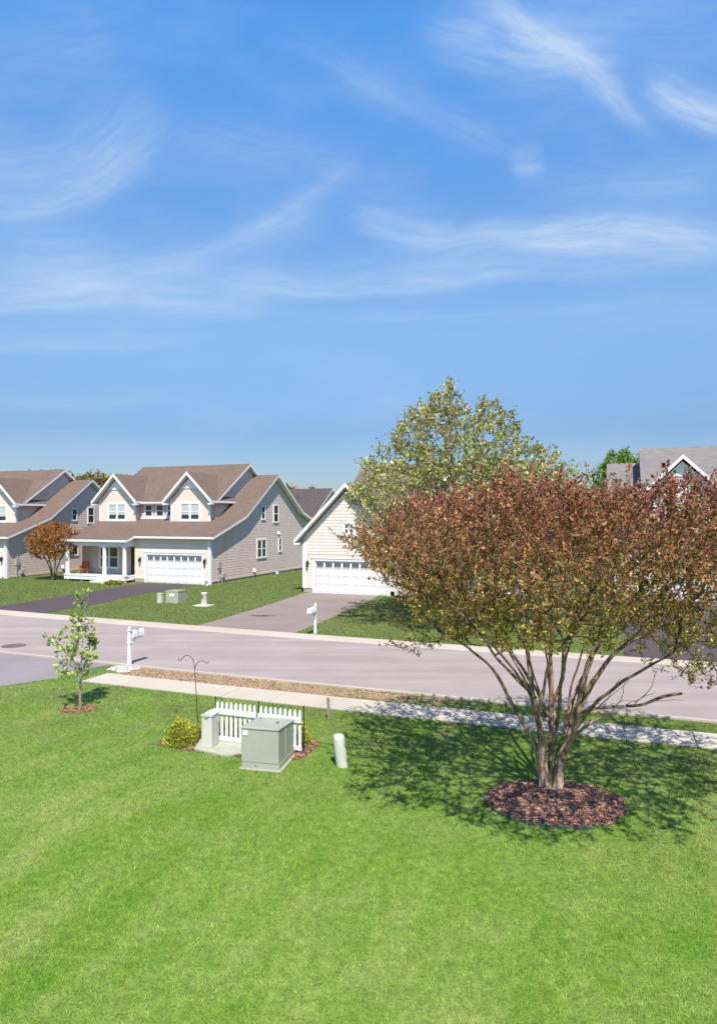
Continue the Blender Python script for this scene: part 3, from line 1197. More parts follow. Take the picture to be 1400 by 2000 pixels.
# ---------------- the large crape myrtle
def crape_myrtle():
    rng = np.random.default_rng(5)
    base = np.array([3.40, 11.84, 0.0])
    T = thing('crape_myrtle', 'large multi stemmed tree with reddish brown crown and pale peeling trunk in the mulch ring', 'tree', tuple(base))
    # main stems (x across, y away, z up) with radius
    S = []
    S.append([(-.06, 0, -.05, .115), (-.08, 0, .25, .092), (-.13, .02, .92, .085), (-.20, .03, 1.4, .066), (-.27, .05, 1.77, .055), (-.38, .1, 2.54, .046), (-.45, .15, 3.2, .036)])
    S.append([(-.1, .05, -.05, .07), (-.14, .05, .3, .055), (-.2, .06, .75, .052), (-.36, .08, 1.1, .047), (-.55, .08, 1.35, .045), (-.69, .05, 1.62, .043), (-.9, 0, 2.0, .034), (-1.08, -.1, 2.3, .030), (-1.5, -.2, 2.62, .025), (-1.95, -.3, 2.9, .020)])
    S.append([(-.24, .05, 1.66, .044), (-.62, .25, 2.02, .034), (-.94, .45, 2.46, .028), (-1.29, .6, 3.0, .022)])
    S.append([(.03, .08, -.05, .09), (.03, .1, .3, .07), (.06, .12, .9, .056), (.08, .16, 1.5, .05), (.10, .2, 2.1, .043), (.12, .3, 2.9, .033)])
    S.append([(.12, 0, -.05, .125), (.15, 0, .2, .10), (.22, 0, .5, .094), (.29, 0, .88, .088), (.42, 0, 1.2, .07), (.57, .02, 1.62, .055), (.85, .05, 2.1, .048), (1.2, .1, 2.48, .040), (1.55, .1, 2.72, .035), (2.2, .1, 2.98, .028), (2.9, .1, 3.25, .02)])
    S.append([(.42, 0, 1.2, .06), (.5, -.1, 1.8, .046), (.63, -.2, 2.4, .038), (.85, -.3, 3.1, .028)])
    S.append([(.50, -.05, 1.45, .04), (.62, -.12, 1.53, .037), (.92, -.2, 1.57, .034), (1.34, -.3, 1.63, .03), (1.83, -.4, 1.8, .028), (2.15, -.42, 1.87, .028)])
    S.append([(.36, -.04, 1.0, .04), (.5, -.12, 1.12, .037), (.71, -.2, 1.31, .034), (.97, -.3, 1.49, .033)])
    # towards the viewer and away
    S.append([(.02, -.05, .6, .055), (.05, -.25, 1.2, .046), (0, -.6, 1.8, .038), (-.1, -1.05, 2.4, .030), (-.2, -1.5, 2.9, .022)])
    S.append([(.24, -.05, .7, .05), (.42, -.3, 1.3, .042), (.7, -.65, 1.9, .035), (1.1, -1.1, 2.4, .028), (1.5, -1.5, 2.8, .02)])
    S.append([(-.1, -.03, .8, .05), (-.25, -.25, 1.4, .04), (-.55, -.6, 2.0, .033), (-.95, -1.0, 2.5, .026), (-1.3, -1.3, 2.9, .02)])
    S.append([(.05, .12, .9, .05), (.15, .45, 1.6, .042), (.2, .9, 2.2, .034), (.3, 1.5, 2.8, .024)])
    S.append([(.06, .12, 1.1, .045), (-.1, .5, 1.7, .038), (-.45, 1.0, 2.3, .03), (-.8, 1.5, 2.8, .022)])
    S.append([(.27, .03, .9, .05), (.5, .35, 1.5, .042), (.95, .75, 2.1, .034), (1.5, 1.2, 2.7, .024)])
    S.append([(.08, .16, 1.5, .042), (.3, .2, 2.0, .036), (.42, .25, 2.6, .03), (.6, .3, 3.2, .022)])
    S.append([(.57, .02, 1.62, .045), (.68, .1, 2.1, .036), (.95, .2, 2.7, .03), (1.3, .3, 3.3, .02)])
    S.append([(-.20, .03, 1.4, .045), (-.12, -.1, 1.9, .036), (-.02, -.2, 2.5, .028), (.05, -.3, 3.2, .02)])
    for k in range(6):
        a = k * 1.08 + .35
        b0 = (.10 + .16 * math.cos(a), .05 + .08 * math.sin(a), 1.0 + .12 * (k % 4))
        r_ = .9 + .35 * (k % 3)
        S.append([(*b0, .028), (b0[0] + .18 * r_ * math.cos(a), b0[1] + .2 * r_ * math.sin(a), 1.75, .024),
                  (b0[0] + .5 * r_ * math.cos(a), b0[1] + .5 * r_ * math.sin(a), 2.5, .020), (b0[0] + .9 * r_ * math.cos(a), b0[1] + .9 * r_ * math.sin(a), 3.15, .017)])
    tr = MB()
    nodes, par, capr = [], [], []
    for k, s in enumerate(S):
        pts = []
        for i in range(len(s) - 1):
            a, b = np.array(s[i]), np.array(s[i + 1])
            m = max(2, int(np.linalg.norm((b - a)[:3]) / .12))
            for j in range(m):
                q = a + (b - a) * j / m
                q[:3] += rng.normal(size=3) * (.022 if q[2] > .5 else 0)
                pts.append(q)
        pts.append(np.array(s[-1]))
        pts = np.array(pts)
        # smooth
        for _ in range(2):
            pts[1:-1] = .25 * pts[:-2] + .5 * pts[1:-1] + .25 * pts[2:]
        rr = [float(p[3] * (.92 if p[2] < .5 else .82) * (1 + .07 * math.sin(i * 1.7 + k) + .05 * rng.normal())) for i, p in enumerate(pts)]
        tr.tube([tuple(p[:3]) for p in pts], rr, 9)
        if k in (6, 7):
            if k == 6:
                # a few thin leafless twigs on the cut limb
                for _ in range(9):
                    i0 = rng.integers(3, len(pts) - 6)
                    p0 = pts[i0, :3].copy()
                    d = np.array([.5 + rng.random() * .5, rng.normal() * .5, .15 + .5 * rng.random()])
                    d /= np.linalg.norm(d)
                    tw = [tuple(p0)]
                    for q in range(5):
                        p0 = p0 + d * .17
                        d = d + rng.normal(size=3) * .22
                        d /= np.linalg.norm(d)
                        tw.append(tuple(p0))
                    tr.tube(tw, [.008, .007, .006, .005, .004, .003], 4)
            continue
        prev = -1
        for i in range(0, len(pts), 1):
            if pts[i, 2] < 1.75:
                continue
            nodes.append(pts[i, :3])
            par.append(prev)
            capr.append(pts[i, 3])
            prev = len(nodes) - 1
    n0 = len(nodes)
    # crown envelope: a wide flat-topped bowl
    zs = np.array([2.05, 2.4, 2.75, 3.2, 3.65, 4.2, 4.6, 5.0, 5.3, 5.5])
    ro = np.array([1.0, 1.5, 2.1, 2.75, 3.3, 3.68, 3.74, 3.3, 2.7, 1.8])
    ri = np.array([2.3, 2.0, 1.4, .8, .2, 0, 0, 0, 0, 0])
    A = []
    while len(A) < 6400:
        z = 2.05 + rng.random() * 3.5
        a = rng.random() * 2 * math.pi
        lob = 1 + .05 * math.sin(3 * a + 1) + .06 * math.sin(5 * a + z * 2) + .05 * math.sin(9 * a + 2.2 - 2.4 * z)
        r1, r0 = np.interp(z, zs, ro) * lob, np.interp(z, zs, ri)
        if math.cos(a) > 0:
            r1 *= 1 + .26 * math.cos(a)
            if z < 3.3 and math.cos(a) > .5:
                r1 *= 1.2
        r = math.sqrt(rng.random()) * r1
        if r < r0:
            continue
        keep = .6 if z < 2.7 else (.75 if z < 3.3 else 1)
        if z < 2.55:
            keep = .4
        if rng.random() > keep:
            continue
        topz = 5.33 - .10 * (r / 3.4) ** 2 + .15 * math.sin(2.3 * r * math.cos(a) + 1) * math.cos(1.9 * r * math.sin(a))
        topz -= .27 * max(0., -r * math.cos(a) - 1.6)
        if z > topz:
            continue
        y = r * math.sin(a) * (.95 if math.sin(a) > 0 else 1.14) - .2
        if z < 2.66 - .12 * y + .25 * (r < 1.6):
            continue
        if math.sin(r * math.cos(a) * 1.7 + .5) * math.sin(y * 1.6 + 1) * math.sin(z * 2.2) > .42:
            continue
        A.append((r * math.cos(a) + .08, y, z))
    # stray low sprays as in the photo
    for (cx, cy, cz, sp, m) in ((-2.55, -.1, 2.74, .22, 34), (-2.2, -.1, 2.64, .2, 30), (-1.9, -.1, 2.75, .2, 24), (2.55, -.3, 2.1, .30, 34), (3.1, 0, 2.0, .3, 26), (2.2, -.2, 2.45, .28, 22)):
        for _ in range(m):
            A.append(tuple(np.array([cx, cy, cz]) + rng.normal(size=3) * sp * np.array([1, 1, .6])))
    P, par = colonize(nodes, par, A, .15, 1.0, .17, 120, rng)
    rad, kids = pipe_radius(par, .0038, 2.45)
    for i in range(n0):
        rad[i] = min(rad[i], capr[i])
    ii = np.array([i for i in range(len(P)) if par[i] >= 0 and i >= n0])
    ra = np.minimum(rad[par[ii]], rad[ii] * 1.35)
    V1 = frustums(P[par[ii]], P[ii], ra, rad[ii], 5)
    # shoots at every outer node
    cand = np.array([i for i in range(n0, len(P)) if rad[i] < .0105])
    reps = 2
    base_i = np.repeat(cand, reps)
    d0 = P[base_i] - P[par[base_i]]
    d0 /= np.linalg.norm(d0, axis=1)[:, None]
    cen = np.array([0.1, -.25, 1.2])
    out = P[base_i] - cen
    out /= np.linalg.norm(out, axis=1)[:, None]
    sd = d0 * .45 + out * .45 + rng.normal(size=d0.shape) * .45 + np.array([0, 0, .45])
    sd /= np.linalg.norm(sd, axis=1)[:, None]
    hz = P[base_i][:, 2]
    slen = .10 + .22 * rng.random(len(base_i)) * np.interp(hz, [2.2, 4.5], [.7, 1.1])
    # a few long straight ones at the top edge
    lg = (rng.random(len(slen)) < .05) & (hz > 4.6)
    slen[lg] += .18
    sd[lg] = sd[lg] * .4 + np.array([0, 0, .8])
    sd /= np.linalg.norm(sd, axis=1)[:, None]
    sa = P[base_i]
    V2 = frustums(sa, sa + sd * slen[:, None], np.full(len(sa), .004), np.full(len(sa), .002), 3)
    # leafiness varies by clump
    per = 23
    lp, ld, li, lt = scatter_crown(sa, sd, slen, per, rng)
    clump = np.sin(lp[:, 0] * 2.1 + 1.3) * np.sin(lp[:, 1] * 2.3) + np.sin(lp[:, 2] * 3.1 + lp[:, 0] * 1.7) * .7 + rng.normal(size=len(lp)) * .6
    dens = np.interp(lp[:, 2], [2.0, 2.8, 3.4, 4.2, 5.6], [.8, .78, .80, .92, 1.0])
    keep = rng.random(len(lp)) < dens * np.maximum(np.interp(clump, [-1.1, .5], [.24, 1.0]), np.interp(lp[:, 2], [3.9, 4.8], [0, .7]))
    lp, ld, li, lt = lp[keep], ld[keep], li[keep], lt[keep]
    rank = rng.random(len(sa))
    zz = lp[:, 2] + rng.normal(size=len(lp)) * .12 + (rank[li] - .5) * .9 + .18 * np.sin(lp[:, 0] * 1.9 + lp[:, 1] * 1.4)
    # leaf colour: young tips bronze red, older and lower leaves olive green (their own pigment)
    stops = [2.0, 3.0, 3.7, 4.3, 5.0, 5.8]
    cr = np.interp(zz, stops, [.30, .30, .30, .305, .305, .31])
    cg = np.interp(zz, stops, [.32, .29, .215, .158, .122, .108])
    cb = np.interp(zz, stops, [.055, .055, .058, .064, .07, .072])
    col = np.stack([cr, cg, cb], 1) * (.36 + .98 * rng.random((len(lp), 1)))
    shb = np.clip(1 + .28 * rng.normal(size=len(sa)), .45, 1.7)
    col *= shb[li][:, None]
    yel = rng.random(len(lp)) < .05
    col[yel] = np.array([.38, .33, .07]) * (.8 + .4 * rng.random((yel.sum(), 1)))
    red = rng.random(len(lp)) < .06
    col[red] = np.array([.38, .12, .07]) * (.7 + .6 * rng.random((red.sum(), 1)))
    Q = leaf_quads(lp, ld, .047, .023, rng)
    np_mesh('crown', Q, 4, M['leaf_crape'], T, np.repeat(col, 4, 0))
    tr_o = tr.build('trunk', M['bark'], T, smooth=True)
    a = tr_o.data.color_attributes.new('Col', 'FLOAT_COLOR', 'POINT')
    n = len(tr_o.data.vertices)
    co = np.zeros(n * 3, np.float32)
    tr_o.data.vertices.foreach_get('co', co)
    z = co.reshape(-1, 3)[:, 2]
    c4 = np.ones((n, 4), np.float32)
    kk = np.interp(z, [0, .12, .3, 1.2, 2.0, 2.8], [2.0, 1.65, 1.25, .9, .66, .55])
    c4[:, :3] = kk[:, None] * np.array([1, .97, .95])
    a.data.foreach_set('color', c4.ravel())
    VV = np.concatenate([V1, V2])
    nv1 = len(V1)
    cc = np.ones((len(VV), 3)) * np.array([.40, .34, .29])
    cc[nv1:] = np.array([.95, .60, .42])
    np_mesh('branches', VV, 4, M['bark'], T, cc)
    print('crape nodes', len(P), 'leaves', len(lp))
    return T


crape_myrtle()


# ---------------- generic tree grown through an envelope
def grown_tree(T, stems, attract, step, di, dk, tip, leaf, per, shoot, colfn, seed, cen, up=.3, keepfn=None, expo=2.4, maxr=.012, reps=2, bark='bark_far', k=5):
    rng = np.random.default_rng(seed)
    nodes, par, capr = [], [], []
    tr = MB()
    for s in stems:
        pts = []
        for i in range(len(s) - 1):
            a, b = np.array(s[i][:4], float), np.array(s[i + 1][:4], float)
            m = max(2, int(np.linalg.norm((b - a)[:3]) / step))
            for j in range(m):
                pts.append(a + (b - a) * j / m)
        pts.append(np.array(s[-1][:4], float))
        tr.tube([tuple(p[:3]) for p in pts], [float(p[3]) for p in pts], 8)
        prev = -1
        for p in pts:
            if len(p) > 3 and p[2] > s[0][4]:
                nodes.append(p[:3])
                par.append(prev)
                capr.append(p[3])
                prev = len(nodes) - 1
    n0 = len(nodes)
    P, par = colonize(nodes, par, attract, step, di, dk, 160, rng)
    rad, kids = pipe_radius(par, tip, expo)
    for i in range(n0):
        rad[i] = min(rad[i], capr[i])
    ii = np.array([i for i in range(n0, len(P)) if par[i] >= 0])
    ra = np.minimum(rad[par[ii]], rad[ii] * 1.35)
    V1 = frustums(P[par[ii]], P[ii], ra, rad[ii], k)
    cand = np.array([i for i in range(n0, len(P)) if rad[i] < maxr])
    bi = np.repeat(cand, reps)
    d0 = P[bi] - P[par[bi]]
    d0 /= np.linalg.norm(d0, axis=1)[:, None] + 1e-9
    out = P[bi] - np.array(cen)
    out /= np.linalg.norm(out, axis=1)[:, None] + 1e-9
    sd = d0 * .5 + out * .4 + rng.normal(size=d0.shape) * .45 + np.array([0, 0, up])
    sd /= np.linalg.norm(sd, axis=1)[:, None]
    sl = shoot * (.4 + .9 * rng.random(len(bi)))
    sa = P[bi]
    V2 = frustums(sa, sa + sd * sl[:, None], np.full(len(sa), tip * .8), np.full(len(sa), tip * .4), 3)
    lp, ld, li, lt = scatter_crown(sa, sd, sl, per, rng)
    if keepfn is not None:
        kp = keepfn(lp, rng)
        lp, ld = lp[kp], ld[kp]
    col = colfn(lp, rng)
    Q = leaf_quads(lp, ld, leaf[0], leaf[1], rng)
    np_mesh('crown', Q, 4, M['leaf'], T, np.repeat(col, 4, 0))
    o = tr.build('trunk', M[bark], T, smooth=True)
    np_mesh('branches', np.concatenate([V1, V2]), 4, M[bark], T, np.full((len(V1) + len(V2), 3), .6))
    print(T.name, 'nodes', len(P), 'leaves', len(lp))


def palette(cols, sig=.35):
    cols = np.array(cols)

    def fn(lp, rng):
        i = rng.integers(0, len(cols), len(lp))
        return cols[i] * (1 - sig + 2 * sig * rng.random((len(lp), 1)))
    return fn


# tall pale green tree on the far lawn
def pear():
    rng = np.random.default_rng(21)
    T = thing('pear_tree', 'tall airy yellow green tree standing behind the reddish tree', 'tree', (4.75, 31.2, 0))
    A = []
    zs = [2.0, 3.0, 4.5, 6.0, 7.3, 8.3, 9.2, 10.2, 11.3]
    ro = [2.6, 4.6, 5.4, 5.6, 5.5, 5.1, 4.2, 3.2, 2.0]
    while len(A) < 3900:
        z = 2 + 9.3 * rng.random()
        a = rng.random() * 2 * math.pi
        lob = 1 + .13 * math.sin(3 * a + .6 * z) + .10 * math.sin(5 * a - 1.1 * z + 2)
        r1 = np.interp(z, zs, ro) * lob
        r = r1 * rng.random() ** .45
        x, y = r * math.cos(a), r * math.sin(a)
        if x < -5.05:
            continue
        zt = np.interp(x, [-5.2, -5, -4.4, -3.2, -2.35, -1.4, -.67, 0, .2, .9, 1.85, 2.1, 2.9, 3.9, 4.6, 5.1],
                       [5.5, 6.4, 7.8, 8.8, 10.0, 10.4, 11.2, 10.6, 9.8, 10.3, 10.3, 9.6, 8.4, 8.2, 7.8, 7.2])
        if z > zt - .12 * y * y:
            continue
        if math.sin(x * 1.1 + 2) * math.sin(y * 1.3) * math.sin(z * 1.2 + 1) > .28:
            continue
        A.append((x, y, z))
    stems = [[(0, 0, 0, .17, 1.6), (0.02, 0, 1.6, .14), (.05, 0, 4, .11), (-.3, .05, 7, .07), (-.6, 0, 10.2, .025)]]
    for i in range(9):
        a = i * 2.4
        z0 = 1.7 + i * .45
        l = 2.0 - i * .1
        stems.append([(0, 0, z0, .07, z0 + .1), (l * .5 * math.cos(a), l * .5 * math.sin(a), z0 + .9, .05), (l * math.cos(a), l * math.sin(a), z0 + 2.0, .03)])

    def keep(lp, rng):
        cl = np.sin(lp[:, 0] * 1.9) * np.sin(lp[:, 1] * 1.7 + 1) + np.sin(lp[:, 2] * 2.1 + lp[:, 0]) * .7 + rng.normal(size=len(lp)) * .5
        return rng.random(len(lp)) < np.interp(cl, [-1, .6], [.38, 1])
    fn0 = palette([(.44, .45, .12), (.40, .43, .105), (.50, .48, .17), (.29, .33, .08), (.19, .23, .06), (.54, .51, .23)], .3)

    def fn(lp, rng):
        c = fn0(lp, rng)
        t = (rng.random(len(lp)) < np.interp(lp[:, 2], [7, 11], [.04, .35]))
        c[t] = np.array([.36, .22, .08]) * (.7 + .6 * rng.random((t.sum(), 1)))
        return c
    grown_tree(T, stems, A, .28, 2.4, .33, .007, (.115, .082), 10, .45, fn, 3, (0, 0, 2.5), .5, keep, 2.4, .022, 2)


pear()


def young_tree():
    rng = np.random.default_rng(8)
    T = thing('young_tree', 'thin young tree with sparse pale green leaves in a small mulch ring', 'tree', (-7.10, 16.99, 0))
    A = []
    zs = [.75, 1.0, 1.4, 2.0, 2.4, 2.8, 3.05]
    ro = [.35, .5, .55, .45, .22, .2, .1]
    while len(A) < 170:
        z = .75 + 2.25 * rng.random()
        a = rng.random() * 6.28
        r = np.interp(z, zs, ro) * rng.random() ** .5
        if 2.42 < z < 2.62 and r > .1:
            continue
        A.append((r * math.cos(a) - .05 + .09 * (z - 1.8), r * math.sin(a), z))
    for _ in range(14):
        A.append((-.72 + rng.normal() * .06, rng.normal() * .1, 1.75 + rng.normal() * .08))
    for _ in range(10):
        A.append((.16 + rng.normal() * .1, rng.normal() * .08, 2.88 + rng.normal() * .08))
    stems = [[(0, 0, -.05, .035, .62), (.0, .0, .4, .026), (.02, 0, 1.1, .02), (.06, .02, 1.9, .013), (.15, .02, 2.75, .006)],
             [(0, 0, .62, .014, .7), (-.14, .05, 1.0, .01), (-.22, .06, 1.35, .007)],
             [(.01, 0, .7, .014, .8), (.12, -.08, 1.05, .01), (.2, -.1, 1.4, .007)]]
    fn = palette([(.40, .47, .11), (.34, .42, .09), (.46, .51, .17), (.22, .29, .06)], .25)
    grown_tree(T, stems, A, .085, .8, .09, .0035, (.10, .065), 4, .11, fn, 9, (0, 0, .8), .2, None, 2.2, .010, 1, 'wood_grey')


young_tree()


def orange_tree():
    rng = np.random.default_rng(14)
    T = thing('orange_leafed_tree', 'small round orange leafed tree on the lawn beside the porch', 'tree', (-23.7, 51.79, 0))
    A = []
    while len(A) < 750:
        p = rng.normal(size=3)
        p /= np.linalg.norm(p)
        p *= rng.random() ** .4
        q = np.array([p[0] * 2.0, p[1] * 1.9, 2.95 + p[2] * 1.55])
        if q[2] < 1.9 and math.hypot(q[0], q[1]) < .6:
            continue
        A.append(q + np.array([-.05, 0, 0]))
    stems = []
    for i in range(7):
        a = i * .9
        stems.append([(.1 * math.cos(a), .1 * math.sin(a), -.05, .06, 1.2), (.25 * math.cos(a), .25 * math.sin(a), .9, .045), (.7 * math.cos(a), .7 * math.sin(a), 2.0, .03)])
    fn = palette([(.47, .18, .04), (.52, .22, .045), (.40, .18, .045), (.40, .23, .055), (.30, .12, .035)], .3)
    grown_tree(T, stems, A, .2, 1.6, .22, .006, (.11, .07), 10, .3, fn, 4, (0, 0, 1.2), .3, None, 2.4, .02, 2)


orange_tree()


def willow():
    rng = np.random.default_rng(31)
    T = thing('willow_tree', 'bright green drooping tree rising behind the grey roofed house', 'tree', (24.6, 62.0, 0))
    A = []
    while len(A) < 900:
        z = 3 + 8.2 * rng.random()
        a = rng.random() * 6.28
        r = np.interp(z, [3, 6, 9, 11.2], [3.0, 3.2, 2.7, .8]) * rng.random() ** .5
        A.append((r * math.cos(a), r * math.sin(a), z))
    stems = [[(0, 0, 0, .25, 2.5), (.1, 0, 3, .2), (.1, .1, 7, .12), (0, 0, 10.3, .04)]]
    fn = palette([(.20, .33, .05), (.26, .40, .07), (.14, .25, .04)], .3)
    grown_tree(T, stems, A, .4, 3, .5, .012, (.30, .09), 26, .8, fn, 5, (0, 0, 6), -1.1, None, 2.4, .05, 2)


willow()


# distant woodland as one mass of foliage
def woods():
    rng = np.random.default_rng(77)
    pts, cols = [], []
    pal = np.array([(.14, .16, .04), (.18, .18, .05), (.22, .16, .055), (.11, .14, .035), (.24, .18, .06)])
    trees = []
    for i in range(90):
        a = R(-40 + 82 * i / 89) + rng.normal() * .004
        d = 165 + rng.normal() * 10
        h = 9.5 + rng.random() * 3.0
        if -26 < math.degrees(a) < -19:
            d, h = 165 + rng.normal() * 6, 14.5 + rng.random() * 1.4
        trees.append((d * math.sin(a), d * math.cos(a), h))
    for (x, y, h) in trees:
        c0 = pal[rng.integers(len(pal))]
        n = 900
        p = rng.normal(size=(n, 3))
        p /= np.linalg.norm(p, axis=1)[:, None]
        p *= (rng.random((n, 1)) ** .35)
        w = 3.6 + rng.random() * 1.6
        p = p * np.array([w, w, h * .48]) + np.array([x, y, h * .52])
        pts.append(p)
        cols.append(c0 * (.6 + .8 * rng.random((n, 1))))
    p = np.concatenate(pts)
    c = np.concatenate(cols)
    q = leaf_quads(p, rng.normal(size=p.shape), 1.0, .75, rng)
    o = np_mesh('woodland', q, 4, M['leaf'], None, np.repeat(c, 4, 0))
    tag(o, 'low belt of distant trees on the skyline behind the houses', 'woodland', kind='stuff')


woods()


# ------------------------------------------------------------------ shrubs (dense leaf mounds)
def shrub(label, x, y, rx, ry, h, seed, cols, n=3200, leafsz=(.035, .02), group=None):
    rng = np.random.default_rng(seed)
    T = thing('golden_shrub', label, 'shrub', (x, y, 0), 0, group)
    p = rng.normal(size=(n, 3))
    p[:, 2] = np.abs(p[:, 2])
    p /= np.linalg.norm(p, axis=1)[:, None]
    lob = 1 + .09 * np.sin(p[:, 0] * 7 + seed) * np.sin(p[:, 1] * 8) + .07 * np.sin(p[:, 2] * 9 + p[:, 0] * 5)
    rr = (.72 + .28 * rng.random(n) ** .6) * lob
    pos = p * rr[:, None] * np.array([rx, ry, h * .93]) + np.array([0, 0, .02])
    d = p * .8 + np.array([0, 0, .3])
    col = np.array(cols)[rng.integers(0, len(cols), n)] * (.7 + .6 * rng.random((n, 1)))
    np_mesh('foliage', leaf_quads(pos, d, leafsz[0], leafsz[1], rng), 4, M['leaf'], T, np.repeat(col, 4, 0))
    st_ = MB()
    for k in range(9):
        a = k * 2.4
        e = (.6 * rx * math.cos(a), .6 * ry * math.sin(a), h * (.45 + .3 * rng.random()))
        st_.tube([(0.02 * math.cos(a), .02 * math.sin(a), -.02), (e[0] * .5, e[1] * .5, e[2] * .6), e], [.010, .007, .004], 5)
    st_.build('stems', M['bark_far'], T)
    return T


GOLD = [(.47, .48, .06), (.39, .43, .055), (.55, .54, .10), (.26, .31, .04)]
shrub('round golden green shrub at the left end of the mulch bed', -3.84, 14.36, .34, .31, .53, 3, GOLD, 8000)
shrub('small pale yellow shrub at the foot of the black crook pole', -3.52, 14.62, .17, .16, .34, 5, GOLD + [(.42, .40, .12)], 900)
shrub('golden shrub behind the left half of the white picket fence', -2.72, 14.85, .36, .28, .58, 7, GOLD, 2600)
shrub('golden shrub hidden behind the middle of the white picket fence', -2.02, 14.62, .30, .26, .5, 8, GOLD, 2000)
shrub('golden shrub poking out past the right end of the white picket fence', -1.24, 14.30, .22, .22, .46, 9, GOLD, 2000)
shrub('low yellow flowering plants beside the porch steps', -18.0 + .35, 47.95, .75, .35, .3, 12, [(.5, .38, .03), (.35, .33, .05), (.2, .24, .04)], 900, (.09, .06))


# ------------------------------------------------------------------ mulch rings and beds
def chips(name, label, poly_fn, n, seed, pal, size=.04, hfn=None):
    rng = np.random.default_rng(seed)
    xy = poly_fn(rng, n)
    n = len(xy)
    z = (hfn(xy) if hfn is not None else np.zeros(n)) + .008 + .018 * rng.random(n)
    pos = np.concatenate([xy, z[:, None]], 1)
    d = rng.normal(size=(n, 3)) * np.array([1, 1, .25])
    d /= np.linalg.norm(d, axis=1)[:, None]
    s = np.cross(d, rng.normal(size=(n, 3)) * np.array([.35, .35, 1]))
    s /= np.linalg.norm(s, axis=1)[:, None]
    l = size * (.5 + rng.random((n, 1)))
    w = l * (.2 + .3 * rng.random((n, 1)))
    q = np.stack([pos - d * l * .5 - s * w * .5, pos + d * l * .5 - s * w * .5, pos + d * l * .5 + s * w * .5, pos - d * l * .5 + s * w * .5], 1).reshape(-1, 3)
    c = np.array(pal)[rng.integers(0, len(pal), n)] * (.6 + .8 * rng.random((n, 1)))
    o = np_mesh(name, q, 4, M['leaf_dry'], None, np.repeat(c, 4, 0))
    return tag(o, label, 'mulch', kind='stuff')


MUL = [(.27, .135, .098), (.21, .105, .078), (.34, .19, .14), (.15, .078, .06), (.40, .26, .20)]
RC, RX, RY = (3.38, 11.42), 1.16, .95


def ring_h(xy):
    r = np.hypot((xy[:, 0] - RC[0]) / RX, (xy[:, 1] - RC[1]) / RY)
    return .085 * np.clip(1 - r ** 2, 0, 1) ** .7


def ring_pts(rng, n):
    a = rng.random(n) * 6.28
    r = np.sqrt(rng.random(n)) * (1 + .10 * (rng.random(n) < .12) * rng.random(n)) * (1.0 + .025 * np.sin(5 * a) + .02 * np.sin(11 * a))
    return np.stack([RC[0] + RX * r * np.cos(a), RC[1] + RY * r * np.sin(a)], 1)


mb = MB()
vs, fs = [(RC[0], RC[1], .085)], []
rings, seg = 6, 40
for k in range(1, rings + 1):
    for i in range(seg):
        a = 2 * math.pi * i / seg
        r = k / rings * 1.0
        p = np.array([[RC[0] + RX * r * math.cos(a), RC[1] + RY * r * math.sin(a)]])
        vs.append((p[0, 0], p[0, 1], float(ring_h(p)[0]) + (.004 if k < rings else -.01)))
for i in range(seg):
    fs.append((0, 1 + i, 1 + (i + 1) % seg))
for k in range(rings - 1):
    for i in range(seg):
        j = (i + 1) % seg
        fs.append((1 + k * seg + i, 1 + (k + 1) * seg + i, 1 + (k + 1) * seg + j, 1 + k * seg + j))
mb.add(vs, fs)
structure(mb.build('mulch_ground', M['mulch'], smooth=True))
chips('mulch', 'reddish brown wood mulch in a ring round the foot of the big tree', ring_pts, 14000, 4, MUL, .04, ring_h)

# edging round the near side of the ring
mb = MB()
e = []
for i in range(40):
    a = R(165 + 125 * i / 39)
    e.append((RC[0] + RX * 1.02 * math.cos(a), RC[1] + RY * 1.03 * math.sin(a), a))
vs, fs = [], []
for i, (x, y, a) in enumerate(e):
    h = .042 + .018 * math.sin(i * 1.3) + .012 * math.sin(i * 3.1)
    ox, oy = .03 * math.cos(a), .03 * math.sin(a)
    vs += [(x, y, -.01), (x + ox, y + oy, -.01), (x + ox, y + oy, h), (x, y, h)]
for i in range(39):
    b = i * 4
    for j in range(4):
        k = (j + 1) % 4
        fs.append((b + j, b + 4 + j, b + 4 + k, b + k))
fs += [(0, 1, 2, 3), (39 * 4 + 3, 39 * 4 + 2, 39 * 4 + 1, 39 * 4)]
mb.add(vs, fs)
tag(mb.build('garden_edging', M['edging']), 'dark green plastic edging along the near rim of the mulch ring', 'edging')

# mulch under the young tree
chips('mulch', 'thin mulch patch round the foot of the young tree',
      lambda rng, n: np.stack([-7.12 + .50 * np.sqrt(rng.random(n)) * np.cos(t := rng.random(n) * 6.28), 16.93 + .36 * np.sqrt(rng.random(n)) * np.sin(t)], 1),
      1500, 6, [(.30, .16, .09), (.36, .21, .12), (.22, .12, .07)], .045)


def in_poly(xy, poly):
    x, y = xy[:, 0], xy[:, 1]
    ins = np.zeros(len(xy), bool)
    n = len(poly)
    for i in range(n):
        x0, y0 = poly[i]
        x1, y1 = poly[(i + 1) % n]
        c = ((y0 > y) != (y1 > y)) & (x < (x1 - x0) * (y - y0) / (y1 - y0 + 1e-12) + x0)
        ins ^= c
    return ins


BED = [gp(306, 1456), gp(322, 1440), gp(360, 1428), gp(430, 1424), gp(520, 1430), gp(590, 1440), gp(630, 1450), gp(604, 1472), gp(585, 1484), gp(540, 1490), gp(470, 1480), gp(390, 1470), gp(345, 1464)]
sheet('mulch_bed', BED, .004, M['mulch'])


def bed_pts(rng, n):
    P_ = np.array(BED)
    lo, hi = P_.min(0), P_.max(0)
    xy = lo + rng.random((n, 2)) * (hi - lo)
    return xy[in_poly(xy, BED)]


chips('mulch', 'tan and red mulch strewn along the picket fence bed', bed_pts, 7000, 9, [(.34, .20, .13), (.28, .13, .09), (.42, .28, .18), (.20, .10, .07)], .05)

